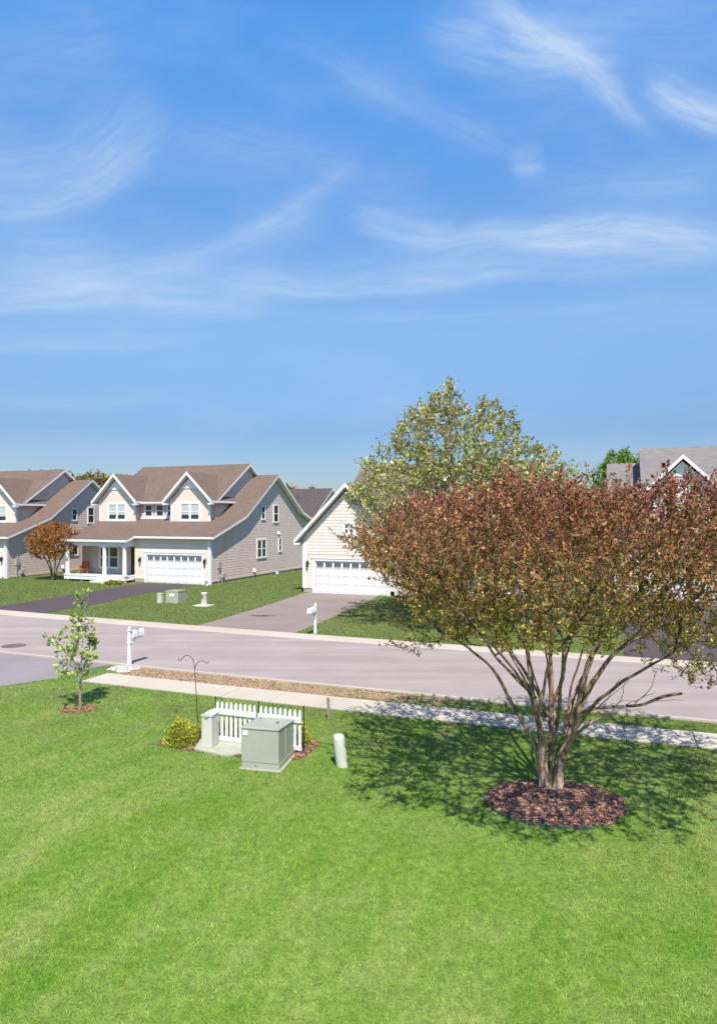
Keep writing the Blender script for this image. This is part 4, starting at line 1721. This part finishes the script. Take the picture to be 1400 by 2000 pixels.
# ------------------------------------------------------------------ verge
VERGE = []
us = np.linspace(-14.6, -4.2, 40)
rr = np.random.default_rng(2)
lowe = [st(u, v_walk_out(u) - .02 + .05 * rr.random() + max(0, (u + 8.5)) * .10) for u in us]
upe = [st(u, v_near(u) + .02 - .04 * rr.random() - max(0, (u + 9)) * .03) for u in us]
VERGE = lowe + upe[::-1]
sheet('bare_verge', VERGE, .005, M['dirt'])


def verge_pts(rng, n):
    u = -14.4 + 10.5 * rng.random(n)
    v = v_walk_out(u) + (v_near(u) - v_walk_out(u)) * rng.random(n)
    return np.stack([u * U[0] + v * V[0], u * U[1] + v * V[1]], 1)


chips('soil_clods', 'clods of bare brown soil along the strip between sidewalk and kerb', verge_pts, 3500, 12, [(.34, .23, .145), (.40, .28, .18), (.27, .18, .11)], .045)
GRAVEL = [gp(207, 1309), gp(226, 1302), gp(250, 1299.5), gp(274, 1301), gp(277, 1304.5), gp(258, 1311), gp(246, 1315.5), gp(228, 1313)]
sheet('gravel_patch', GRAVEL, .009, M['gravel'])


def grav_pts(rng, n):
    P_ = np.array(GRAVEL)
    lo, hi = P_.min(0), P_.max(0)
    xy = lo + rng.random((n, 2)) * (hi - lo)
    return xy[in_poly(xy, GRAVEL)]


tag(chips('gravel', 'pale gravel round the foot of the near mailbox post', grav_pts, 2200, 15, [(.62, .6, .55), (.7, .68, .62), (.5, .48, .44)], .05), cat='gravel')

# ------------------------------------------------------------------ mailboxes


def mailbox(label, x, y, face, grp):
    T = thing('mailbox', label, 'mailbox', (x, y, 0), face, grp)
    p = MB()
    p.box(-.047, .047, -.047, .047, -.1, 1.16, ch=.008)
    p.box(-.056, .056, -.056, .056, -.02, .16, ch=.008)
    p.box(-.06, .06, -.06, .06, .74, .80, ch=.008)
    p.box(-.07, .07, -.07, .07, 1.16, 1.19, ch=.008)
    p.lathe([(.03, 1.19), (.045, 1.21), (.055, 1.245), (.045, 1.28), (.01, 1.30)], 0, 0, 12)
    p.build('post', M['vinyl'], T, smooth=True)
    a = MB()
    a.box(-.045, .045, .056, .56, .86, .93, ch=0)
    a.prism_x([(.056, .68), (.075, .66), (.30, .85), (.26, .857), (.056, .857)], -.03, .03)
    a.build('arm', M['vinyl'], T)
    b = MB()
    prof = [(-.09, .935), (.09, .935), (.09, 1.06)] + [(.09 * math.cos(t), 1.06 + .085 * math.sin(t)) for t in np.linspace(.3, math.pi - .3, 8)] + [(-.09, 1.06)]
    b.prism_y(prof, .09, .60)
    bo = b.build('box', M['vinyl'], T, smooth=True)
    d = MB()
    prof2 = [(x_ * 1.06, .93 + (z_ - .935) * 1.05) for x_, z_ in prof]
    d.prism_y(prof2, .601, .625)
    d.box(-.015, .015, .626, .645, 1.08, 1.12)
    d.build('door', M['vinyl'], bo)
    fl = MB()
    fl.box(.094, .10, .30, .33, 1.0, 1.2)
    fl.box(.094, .10, .22, .30, 1.15, 1.2)
    fl.build('flag', M['grey_metal'], bo)
    return T


mailbox('white mailbox on a white post standing in pale gravel beside the near sidewalk', -7.53, 21.89, -ANG, 'mailboxes along the street')
mailbox('white mailbox at the far kerb beside the grey brown driveway', -1.81, 27.94, -ANG + math.pi, 'mailboxes along the street')

# ------------------------------------------------------------------ picket fence
FA = R(19.7)
fx, fy = -1.215, 13.86
T = thing('picket_fence', 'low white picket fence in two panels with thin black stakes behind the green cabinet', 'fence', (fx, fy, 0), -FA)
sp_ = .113
for k in range(18):
    x = -sp_ * k - (.045 if k >= 9 else 0)
    p = MB()
    w = .031
    poly = [(x - w, .02 if k % 9 else .0), (x + w, .02 if k % 9 else .0), (x + w, .83), (x + w * .5, .872), (x, .885), (x - w * .5, .872), (x - w, .83)]
    p.prism_y(poly, -.02, .0)
    p.build('picket', M['vinyl'], T)
for a, b in ((-sp_ * 8 - .06, .045), (-sp_ * 17 - .11, -sp_ * 9 + .01)):
    for z0, z1 in ((.62, .73), (.05, .14)):
        r_ = MB()
        r_.box(a, b, -.052, -.021, z0, z1)
        r_.build('rail', M['vinyl'], T)
for x in (.075, -sp_ * 8.5 - .022, -sp_ * 17 - .12):
    s = MB()
    s.tube([(x, .025, -.1), (x, .025, .94)], .012, 6)
    s.lathe([(.016, .93), (.016, .96), (.005, .975)], x, .025, 6)
    s.build('stake', M['black'], T)

# ------------------------------------------------------------------ utility cabinets near the fence
T = thing('utility_cabinet', 'large grey green pad mounted cabinet in front of the white picket fence', 'utility box', (-2.29, 12.95, 0), -R(12.5))
b = MB()
b.box(.0, .78, 0, .98, -.05, .13, ch=.03)
b.build('base_plinth', M['box_green'], T)
b = MB()
W, D = .77, .95
b.add([(.005, .005, .131), (W, .005, .131), (W, D, .131), (.005, D, .131), (.005, .005, .80), (W, .005, .80), (W, D, .705), (.005, D, .705)],
      [(0, 3, 2, 1), (4, 5, 6, 7), (0, 1, 5, 4), (1, 2, 6, 5), (2, 3, 7, 6), (3, 0, 4, 7)])
bo = b.build('cabinet_body', M['box_green'], T)
bv = bo.modifiers.new('bevel', 'BEVEL')
bv.width = .018
bv.segments = 2
b = MB()
o_ = .012
b.add([(-.007, -.01, .775), (W + o_, -.01, .775), (W + o_, D + o_, .68), (-.007, D + o_, .68), (-.007, -.01, .825), (W + o_, -.01, .825), (W + o_, D + o_, .727), (-.007, D + o_, .727)],
      [(0, 3, 2, 1), (4, 5, 6, 7), (0, 1, 5, 4), (1, 2, 6, 5), (2, 3, 7, 6), (3, 0, 4, 7)])
bo = b.build('lid', M['box_green'], T)
bv = bo.modifiers.new('bevel', 'BEVEL')
bv.width = .015
bv.segments = 2
b = MB()
b.box(.05, .145, -.008, .003, .66, .755)
b.build('sticker', M['sticker'], T)
b = MB()
b.box(.30, .33, -.004, .02, .07, .09)
b.build('lock', M['dark_mark'], T)
b = MB()
b.box(W + .001, W + .012, .40, .43, .16, .78 - .06)
b.build('door_seam', M['box_green'], T)
b = MB()
b.lathe([(.014, .80), (.014, .826)], .18, .62, 8)
b.box(.56, .60, .48, .51, .775, .80)
b.build('lid_lug', M['dark_mark'], T)
mb = MB()
mb.box(.07, .915, .07, 1.06, -.05, .018, ch=.02)
o = mb.build('concrete_slab', M['pad'], None, loc=(-2.40, 12.86, .0), rot=-R(12.5))
tag(o, 'dull concrete slab under the large grey green cabinet', 'slab')

T = thing('utility_pedestal', 'narrow pale upright utility pedestal at the left end of the picket fence', 'utility box', (-3.32, 14.03, .04), -R(14))
b = MB()
b.add([(0, 0, 0), (.25, 0, 0), (.25, .34, 0), (0, .34, 0), (.012, .015, .66), (.238, .015, .66), (.238, .325, .69), (.012, .325, .69)],
      [(0, 3, 2, 1), (0, 1, 5, 4), (1, 2, 6, 5), (2, 3, 7, 6), (3, 0, 4, 7), (4, 5, 6, 7)])
bo = b.build('body', M['box_pale'], T)
bv = bo.modifiers.new('bevel', 'BEVEL')
bv.width = .012
bv.segments = 2
b = MB()
pr_ = [(-.006, .655), (.256 - .006, .655), (.25, .68), (.19, .715), (.125, .725), (.06, .715), (-.006, .68)]
b.prism_y(pr_, -.01 + .012, .34)
bo = b.build('cap', M['box_pale'], T)
b = MB()
b.tube([(.07, -.002, .645), (.1, -.006, .628), (.13, -.006, .626), (.165, -.002, .642)], .006, 5)
b.build('handle', M['dark_mark'], T)
mb = MB()
mb.prism_z([gp(379, 1466.5), gp(441, 1480), gp(478, 1474), gp(474, 1451), gp(418, 1444), gp(392, 1447)], -.05, .04)
tag(mb.build('concrete_slab', M['pad']), 'pale concrete slab under the narrow utility pedestal', 'slab')

b = MB()
b.lathe([(.118, -.05), (.12, .02), (.12, .545), (.118, .575), (.105, .605), (.075, .628), (.03, .638)], 0, 0, 22, dx=-.13, dy=.02)
o = b.build('marker_post', M['bollard'], None, smooth=True, loc=(-.32, 13.08, 0))
tag(o, 'pale green round topped marker post leaning on the lawn right of the cabinet', 'marker post')

b = MB()
b.box(-.028, .028, -.022, .022, -.05, .53)
o = b.build('wooden_stake', M['wood_grey'], None, loc=(-.71, 16.1, 0), rot=.1)
o.rotation_euler = (0.03, -.05, -.3)
tag(o, 'short weathered wooden stake at the edge of the sidewalk', 'stake')

# shepherd's crook
T = thing('shepherd_hook', 'thin black double shepherd hook pole behind the golden shrub', 'garden hook', (-3.58, 14.88, 0), -.15)
b = MB()
b.tube([(0, 0, -.1), (-.02, 0, .5), (-.06, 0, 1.1), (-.085, 0, 1.5)], [.010, .010, .009, .008], 6)
b.build('pole', M['black'], T)
b = MB()
a = []
for t in np.linspace(0, 1, 14):
    a.append(t)
left = [(-.085, 0, 1.5), (-.10, 0, 1.62), (-.13, 0, 1.72), (-.19, 0, 1.785), (-.26, 0, 1.80), (-.33, 0, 1.775), (-.385, 0, 1.71), (-.42, 0, 1.67), (-.455, 0, 1.685), (-.46, 0, 1.73)]
right = [(-.085, 0, 1.48), (-.07, 0, 1.56), (-.03, 0, 1.63), (.03, 0, 1.675), (.10, 0, 1.685), (.16, 0, 1.66), (.205, 0, 1.635), (.235, 0, 1.645), (.24, 0, 1.69)]
b.tube(left, .0075, 6)
b.build('crook', M['black'], T)
b = MB()
b.tube(right, .0075, 6)
b.build('crook', M['black'], T)

# ------------------------------------------------------------------ utility boxes on the far lawn
GRP = 'utility boxes on the far lawn'
b = MB()
b.box(-.14, .14, -.12, .12, -.05, .50, ch=.02)
b.box(-.155, .155, -.135, .135, .50, .56, ch=.02)
tag(b.build('utility_post', M['box_pale'], None, loc=(-11.29, 37.92, 0), rot=-ANG), 'small square pale utility post left of the boxy cabinet on the far lawn', 'utility post', GRP)
T = thing('utility_cabinet', 'tan green boxy cabinet between two small posts on the far lawn', 'utility box', (-10.95, 37.85, 0), -R(15), GRP)
b = MB()
W, D = .78, .95
b.add([(0, 0, 0), (W, 0, 0), (W, D, 0), (0, D, 0), (0, 0, .70), (W, 0, .70), (W, D, .64), (0, D, .64)],
      [(0, 3, 2, 1), (4, 5, 6, 7), (0, 1, 5, 4), (1, 2, 6, 5), (2, 3, 7, 6), (3, 0, 4, 7)])
bo = b.build('cabinet_body', M['box_green_far'], T)
b = MB()
b.add([(-.015, -.015, .66), (W + .015, -.015, .66), (W + .015, D + .015, .61), (-.015, D + .015, .61), (-.015, -.015, .73), (W + .015, -.015, .73), (W + .015, D + .015, .67), (-.015, D + .015, .67)],
      [(0, 3, 2, 1), (4, 5, 6, 7), (0, 1, 5, 4), (1, 2, 6, 5), (2, 3, 7, 6), (3, 0, 4, 7)])
b.build('lid', M['box_green_far'], T)
b = MB()
b.box(.24, .36, -.012, -.001, .40, .56)
b.box(.38, .52, -.012, -.001, .40, .56)
b.build('sticker', M['sticker'], T)
T = thing('utility_pedestal', 'round white pedestal on a small pale slab right of the boxy cabinet', 'utility box', (-8.52, 36.75, 0), -ANG, GRP)
b = MB()
b.lathe([(.20, 0), (.20, .05), (.17, .07), (.17, .60), (.18, .62), (.18, .66), (.13, .70), (.05, .715)], 0, 0, 18)
b.build('body', M['box_pale'], T, smooth=True)
b = MB()
b.box(-.05, .03, -.185, -.168, .38, .56)
b.build('sticker', M['dark_mark'], T)
b = MB()
b.box(-.48, .44, -.4, .36, -.03, .04)
o = b.build('concrete_slab', M['gravel'], None, loc=(-8.52, 36.75, 0), rot=-ANG)
tag(o, 'small pale slab under the round white pedestal', 'slab')
bpy.data.objects[T.name].location.z = .041

# manhole on the road, oil stain on the grey driveway
b = MB()
b.lathe([(.44, .0), (.44, .014), (.40, .016)], 0, 0, 28)
b.lathe([(.38, .016), (.38, .022), (.35, .024)], 0, 0, 28, 1)
tag(b.build('manhole_cover', [M['iron'], M['iron']], None, loc=(-13.09, 25.28, 0)), 'round rusty manhole cover in the road at the left edge', 'manhole cover')
rr = np.random.default_rng(3)
pl = []
for i in range(22):
    a = 2 * math.pi * i / 22
    r = .34 * (1 + .25 * rr.normal())
    pl.append((-4.82 + r * 1.5 * math.cos(a), 33.0 + r * .9 * math.sin(a)))
sheet('driveway_stain', pl, .012, M['tarpatch'])

# ------------------------------------------------------------------ porch chairs


def chair(x, y, z, rot, label):
    T = thing('porch_chair', label, 'chair', (x, y, z), rot, 'orange chairs on the porch')
    s = MB()
    s.box(-.27, .27, -.28, .25, .36, .40)
    s.build('seat', M['orange'], T)
    k = MB()
    for i in range(5):
        xx = -.26 + i * .108
        k.add([(xx, .22, .40), (xx + .09, .22, .40), (xx + .09, .40, 1.0 - abs(i - 2) * .04), (xx, .40, 1.0 - abs(i - 2) * .04),
               (xx, .25, .40), (xx + .09, .25, .40), (xx + .09, .43, 1.0 - abs(i - 2) * .04), (xx, .43, 1.0 - abs(i - 2) * .04)],
              [(0, 1, 2, 3), (7, 6, 5, 4), (0, 4, 5, 1), (1, 5, 6, 2), (2, 6, 7, 3), (3, 7, 4, 0)])
    k.build('backrest', M['orange'], T)
    for sx in (-1, 1):
        m_ = MB()
        m_.box(sx * .31 - .05, sx * .31 + .05, -.32, .30, .57, .60)
        m_.build('armrest', M['orange'], T)
        for yy in (-.27, .22):
            l = MB()
            l.box(sx * .31 - .03, sx * .31 + .03, yy - .04, yy + .04, 0, .57)
            l.build('leg', M['orange'], T)
    return T


def hap(u, v, z):
    return (OA[0] + u * U[0] + v * V[0], OA[1] + u * U[1] + v * V[1], z)


p_ = hap(-11.75, .2, .472)
chair(p_[0], p_[1], p_[2], -ANG + .5, 'orange porch chair at the left end of the porch, under the orange leafed tree')

# ------------------------------------------------------------------ grass


def blades(xy, h, w, rng, bend=.85):
    n = len(xy)
    a = rng.random(n) * 6.283
    b = rng.random(n) * 6.283
    hh = h * (.55 + .8 * rng.random(n))
    lean = bend * hh * (.2 + .9 * rng.random(n))
    base = np.concatenate([xy, np.zeros((n, 1))], 1)
    s = np.stack([np.cos(a), np.sin(a), np.zeros(n)], 1) * (w * (.6 + .8 * rng.random(n)))[:, None] * .5
    tip = base + np.stack([np.cos(b) * lean, np.sin(b) * lean, hh], 1)
    return np.stack([base - s, base + s, tip], 1).reshape(-1, 3)


def hard(xy):
    """True where paving, beds or houses cover the lawn"""
    u = xy[:, 0] * U[0] + xy[:, 1] * U[1]
    v = xy[:, 0] * V[0] + xy[:, 1] * V[1]
    m = (v > v_walk_in(u)) & (v < v_walk_out(u)) & (u > -14.9)
    m |= (v > v_near(u) - .02) & (v < v_far_out(u))
    m |= (u < -14.9) & (v > v_walk_in(u)) & (v < v_near(u)) & (u < -17)
    r = np.hypot((xy[:, 0] - RC[0]) / RX, (xy[:, 1] - RC[1]) / RY)
    m |= r < .98
    m |= np.hypot((xy[:, 0] + 7.12) / .45, (xy[:, 1] - 16.93) / .33) < 1
    for o in bpy.data.objects:
        if o.name.startswith('driveway_') and o.type == 'MESH' and 'far' not in o.name:
            if o.name.startswith('driveway_stain'):
                continue
            pl = [(vv.co.x, vv.co.y) for vv in o.data.vertices]
            m |= in_poly(xy, pl)
    # dark rising driveway
    pl = [hk(.3)[:2], hk(6.3)[:2], hc(6, .1, 0)[:2], hc(.5, .1, 0)[:2]]
    m |= in_poly(xy, pl)
    m |= in_poly(xy, BED)
    m |= in_poly(xy, GRAVEL)
    m |= in_poly(xy, [(-2.36, 12.93), (-1.49, 12.74), (-1.27, 13.72), (-2.14, 13.9)])
    return m


def grass(name, label, y0, y1, n, h, w, seed, clump=0):
    rng = np.random.default_rng(seed)
    # uniform in the ground area in view (plus a margin at the sides)
    yy = y0 + (y1 - y0) * rng.random(n)
    half = .60 * yy + 1.5
    hm = .60 * y1 + 1.5
    ok = rng.random(n) < half / hm
    yy, half = yy[ok], half[ok]
    xx = (rng.random(len(yy)) * 2 - 1) * half
    xy = np.stack([xx, yy], 1)
    xy = xy[~hard(xy)]
    u = xy[:, 0] * U[0] + xy[:, 1] * U[1]
    v = xy[:, 0] * V[0] + xy[:, 1] * V[1]
    strip_ = (v > v_walk_out(u)) & (v < v_near(u))
    pr = np.where(strip_, np.interp(u, [-14, -9, -5, -2], [.14, .40, .85, 1.0]), 1.0)
    pr = pr * np.where(strip_ & (u < -2), np.clip(.5 + .9 * np.sin(u * 2.3) * np.sin(u * 5.1 + v * 3), .05, 1), 1)
    # sward is thinner in places
    pt = np.sin(xy[:, 0] * .9 + 1.1 * np.sin(xy[:, 1] * .7)) * np.sin(xy[:, 1] * 1.1 + .8 * np.sin(xy[:, 0] * .8))
    pr = pr * np.interp(pt, [-1, .4], [.72, 1])
    fade = np.interp(xy[:, 1], [16, 20.5], [1, 0] if y0 < 10 else [0, 1])
    xy = xy[rng.random(len(xy)) < pr * fade]
    B = blades(xy, h, w, rng)
    br = (.70 + .64 * rng.random(len(xy)) ** 1.3)
    c = np.stack([br, br, br], 1)
    straw = rng.random(len(xy)) < .07
    c[straw] = np.array([1.6, 1.15, 1.6]) * br[straw][:, None]
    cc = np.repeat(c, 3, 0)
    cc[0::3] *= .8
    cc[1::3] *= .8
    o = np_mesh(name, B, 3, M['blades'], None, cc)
    print(name, len(xy))
    return tag(o, label, 'grass', kind='stuff')


grass('grass', 'mown bright green grass of the near lawn', 5.4, 20.5, 1700000, .032, .0078, 41)
grass('grass', 'mown grass of the lawns across the street', 16, 62, 1000000, .055, .026, 42)

# ------------------------------------------------------------------ sky, sun, camera
# shadows fall away from the viewer and very slightly to the right
hx, hy = -.09, .66
sun_dir = Vector((-hx, -hy, 1)).normalized()
elev = math.asin(sun_dir.z)
L_ = bpy.data.lights.new('sun', 'SUN')
L_.energy = 4.9
L_.angle = R(.53)
L_.color = (1.0, .93, .85)
so = bpy.data.objects.new('sun', L_)
COL.objects.link(so)
so.rotation_euler = sun_dir.to_track_quat('Z', 'Y').to_euler()

w = bpy.data.worlds.new('World')
SC.world = w
w.use_nodes = True
nt = w.node_tree
bg = nt.nodes['Background']
sky = N(nt, 'ShaderNodeTexSky', sky_type='NISHITA')
sky.sun_disc = False
sky.sun_elevation = elev
sky.sun_rotation = math.atan2(sun_dir.x, sun_dir.y)
sky.air_density = 1.0
sky.dust_density = .6
sky.ozone_density = 1.6
bg.inputs['Strength'].default_value = .106
hsv = N(nt, 'ShaderNodeHueSaturation')
hsv.inputs['Saturation'].default_value = 1.12
hsv.inputs['Value'].default_value = 1.0
nt.links.new(sky.outputs[0], hsv.inputs['Color'])
# cirrus: streaks laid out by compass bearing and height above the horizon
tc = N(nt, 'ShaderNodeTexCoord').outputs['Generated']
sx = N(nt, 'ShaderNodeSeparateXYZ')
nt.links.new(tc, sx.inputs[0])
az = math_(nt, 'MULTIPLY', math_(nt, 'ARCTAN2', sx.outputs['X'], sx.outputs['Y']), 57.29578)
el = math_(nt, 'MULTIPLY', math_(nt, 'ARCSINE', sx.outputs['Z']), 57.29578)


def comb(nt, x, y, z=0.):
    c = N(nt, 'ShaderNodeCombineXYZ')
    for i, val in enumerate((x, y, z)):
        if isinstance(val, (int, float)):
            c.inputs[i].default_value = val
        else:
            nt.links.new(val, c.inputs[i])
    return c.outputs[0]


# domain warp
w1 = N(nt, 'ShaderNodeTexNoise')
w1.inputs['Scale'].default_value = .16
w1.inputs['Detail'].default_value = 5
nt.links.new(comb(nt, az, el), w1.inputs['Vector'])
wsep = N(nt, 'ShaderNodeSeparateXYZ')
nt.links.new(w1.outputs['Color'], wsep.inputs[0])
azw = math_(nt, 'ADD', az, math_(nt, 'MULTIPLY', math_(nt, 'SUBTRACT', wsep.outputs['X'], .5), 2.6))
elw = math_(nt, 'ADD', el, math_(nt, 'MULTIPLY', math_(nt, 'SUBTRACT', wsep.outputs['Y'], .5), 1.3))

ng = bpy.data.node_groups.new('cirrus_streak', 'ShaderNodeTree')
for nm in ('az', 'el', 'c_az', 'c_el', 'cos', 'sin', 'len', 'up', 'down', 'curve', 'amp', 'seed'):
    ng.interface.new_socket(nm, in_out='INPUT', socket_type='NodeSocketFloat')
ng.interface.new_socket('fac', in_out='OUTPUT', socket_type='NodeSocketFloat')
gi = ng.nodes.new('NodeGroupInput')
go = ng.nodes.new('NodeGroupOutput')
G = gi.outputs
dx = math_(ng, 'SUBTRACT', G['az'], G['c_az'])
dy = math_(ng, 'SUBTRACT', G['el'], G['c_el'])
s_ = math_(ng, 'ADD', math_(ng, 'MULTIPLY', dx, G['cos']), math_(ng, 'MULTIPLY', dy, G['sin']))
t_ = math_(ng, 'SUBTRACT', math_(ng, 'MULTIPLY', dy, G['cos']), math_(ng, 'MULTIPLY', dx, G['sin']))
t_ = math_(ng, 'SUBTRACT', t_, math_(ng, 'MULTIPLY', G['curve'], math_(ng, 'MULTIPLY', s_, s_)))
pos_ = math_(ng, 'DIVIDE', math_(ng, 'MAXIMUM', t_, 0.0), G['up'])
neg_ = math_(ng, 'DIVIDE', math_(ng, 'MINIMUM', t_, 0.0), G['down'])
q = math_(ng, 'ADD', math_(ng, 'MULTIPLY', pos_, pos_), math_(ng, 'MULTIPLY', neg_, neg_))
sl_ = math_(ng, 'DIVIDE', s_, G['len'])
s2 = math_(ng, 'MULTIPLY', sl_, sl_)
q = math_(ng, 'ADD', q, math_(ng, 'MULTIPLY', s2, s2))
gsn = math_(ng, 'EXPONENT', math_(ng, 'MULTIPLY', q, -1.0))
nz = N(ng, 'ShaderNodeTexNoise')
nz.inputs['Scale'].default_value = 1.0
nz.inputs['Detail'].default_value = 9
nz.inputs['Roughness'].default_value = .58
cb_ = comb(ng, math_(ng, 'MULTIPLY', s_, .2), math_(ng, 'MULTIPLY', t_, 1.5), G['seed'])
ng.links.new(cb_, nz.inputs['Vector'])
fr_ = N(ng, 'ShaderNodeMapRange')
fr_.inputs[1].default_value = .28
fr_.inputs[2].default_value = .72
ng.links.new(nz.outputs['Fac'], fr_.inputs[0])
res = math_(ng, 'MULTIPLY', math_(ng, 'MULTIPLY', gsn, G['amp']), math_(ng, 'ADD', math_(ng, 'MULTIPLY', fr_.outputs[0], .72), .26))
ng.links.new(res, go.inputs[0])


def dirpx(x, y):
    a = math.atan((x - CX) / F)
    e_ = math.atan((CY - y) / F * math.cos(a))
    return math.degrees(a), math.degrees(e_)


total = None


def streak(x, y, x2, y2, up, down, curve, amp, seed):
    """from (x, y) to (x2, y2) as seen in the photograph, turned into bearings"""
    global total
    a, b = dirpx(x, y), dirpx(x2, y2)
    c = ((a[0] + b[0]) / 2, (a[1] + b[1]) / 2)
    d = (b[0] - a[0], b[1] - a[1])
    l = math.hypot(*d)
    n = nt.nodes.new('ShaderNodeGroup')
    n.node_tree = ng
    vals = dict(c_az=c[0], c_el=c[1], cos=d[0] / l, sin=d[1] / l, len=l / 2 * 1.05, up=up, down=down, curve=curve, amp=amp, seed=seed)
    for k, v_ in vals.items():
        n.inputs[k].default_value = v_
    nt.links.new(azw, n.inputs['az'])
    nt.links.new(elw, n.inputs['el'])
    total = n.outputs[0] if total is None else math_(nt, 'ADD', total, n.outputs[0])


streak(-120, 590, 560, 565, 2.2, .5, -.003, .62, 1.0)
streak(60, 580, 420, 500, 2.0, .8, .01, .35, 2.0)
streak(450, 565, 1000, 545, 1.9, .5, .004, .55, 3.0)
streak(900, 540, 1450, 490, 1.6, .7, 0, .40, 4.0)
streak(700, 450, 880, 475, 1.9, .7, .03, .62, 5.0)
streak(850, 425, 1460, 425, .9, 1.6, -.012, .85, 6.0)
streak(990, 478, 1230, 478, .8, .5, 0, .75, 7.0)
streak(-60, 440, 290, 350, 4.5, .7, .03, .50, 8.0)
streak(150, 360, 330, 230, 2.6, 1.6, 0, .32, 9.0)
streak(310, 535, 670, 355, .7, .9, .01, .38, 10.0)
streak(450, 480, 620, 420, 1.8, 1.5, 0, .32, 11.0)
streak(860, 60, 1180, 120, 2.0, 1.8, 0, .75, 12.0)
streak(950, -30, 1260, 215, .9, .7, -.01, .85, 13.0)
streak(1270, 175, 1430, 250, 1.2, .8, .02, 1.1, 14.0)
streak(600, 90, 1020, 300, 1.2, 1.0, 0, .30, 15.0)
streak(1000, 320, 1060, 310, .9, .9, 0, .5, 16.0)
streak(300, 605, 520, 605, .7, .7, 0, .42, 17.0)
streak(-100, 680, 380, 660, .9, .5, 0, .28, 18.0)
streak(350, 250, 700, 320, 1.8, 1.5, 0, .26, 19.0)
streak(-80, 120, 250, 90, 3.0, 2.0, 0, .26, 20.0)
streak(1050, 20, 1450, 20, 2.5, 3.0, 0, .30, 21.0)
streak(-50, 790, 350, 780, .9, .5, 0, .22, 22.0)
streak(560, 610, 1200, 600, .6, .5, 0, .22, 23.0)
streak(0, 500, 200, 500, 2.5, 2.0, 0, .32, 24.0)
streak(1040, 370, 1420, 350, 1.6, 1.4, 0, .3, 25.0)
# a thin high veil everywhere
vn = N(nt, 'ShaderNodeTexNoise')
vn.inputs['Scale'].default_value = .09
vn.inputs['Detail'].default_value = 7
vn.inputs['Roughness'].default_value = .6
nt.links.new(comb(nt, math_(nt, 'MULTIPLY', azw, .6), math_(nt, 'MULTIPLY', elw, 1.6)), vn.inputs['Vector'])
vr = N(nt, 'ShaderNodeMapRange')
vr.inputs[1].default_value = .45
vr.inputs[2].default_value = .8
vr.inputs[4].default_value = .26
nt.links.new(vn.outputs['Fac'], vr.inputs[0])
total = math_(nt, 'ADD', total, vr.outputs[0])
total = math_(nt, 'MINIMUM', total, 1.0)
sr = ramp(nt, math_(nt, 'DIVIDE', el, 90.0), [(0.0, (.25, .265, .31)), (.078, (.255, .30, .385)), (.172, (.52, .55, .56)), (.30, (.51, .68, .78)), (.41, (.47, .81, .99)), (.55, (.22, .31, .36)), (.75, (.10, .14, .17))])
skyc = mix(nt, 1.0, hsv.outputs[0], sr, 'MULTIPLY')
skyc = mix(nt, 1.0, skyc, (2.0, 2.0, 2.0), 'MULTIPLY')
cl = mix(nt, math_(nt, 'MULTIPLY', total, .66), skyc, (4.5, 5.3, 6.2))
nt.links.new(cl, bg.inputs['Color'])

cam = bpy.data.cameras.new('camera')
co = bpy.data.objects.new('camera', cam)
COL.objects.link(co)
co.location = (0, 0, HC)
co.rotation_euler = (R(90), 0, 0)
cam.sensor_fit = 'HORIZONTAL'
cam.sensor_width = 36
cam.lens = F / 1400 * 36
cam.shift_x = 0
cam.shift_y = (CY - 1000) / 1400
cam.clip_end = 4000
cam.clip_start = .1
SC.camera = co
SC.view_settings.view_transform = 'Standard'
SC.view_settings.look = 'None'
SC.view_settings.exposure = .55
SC.view_settings.gamma = 1
SC.cycles.max_bounces = 8
SC.cycles.transparent_max_bounces = 8
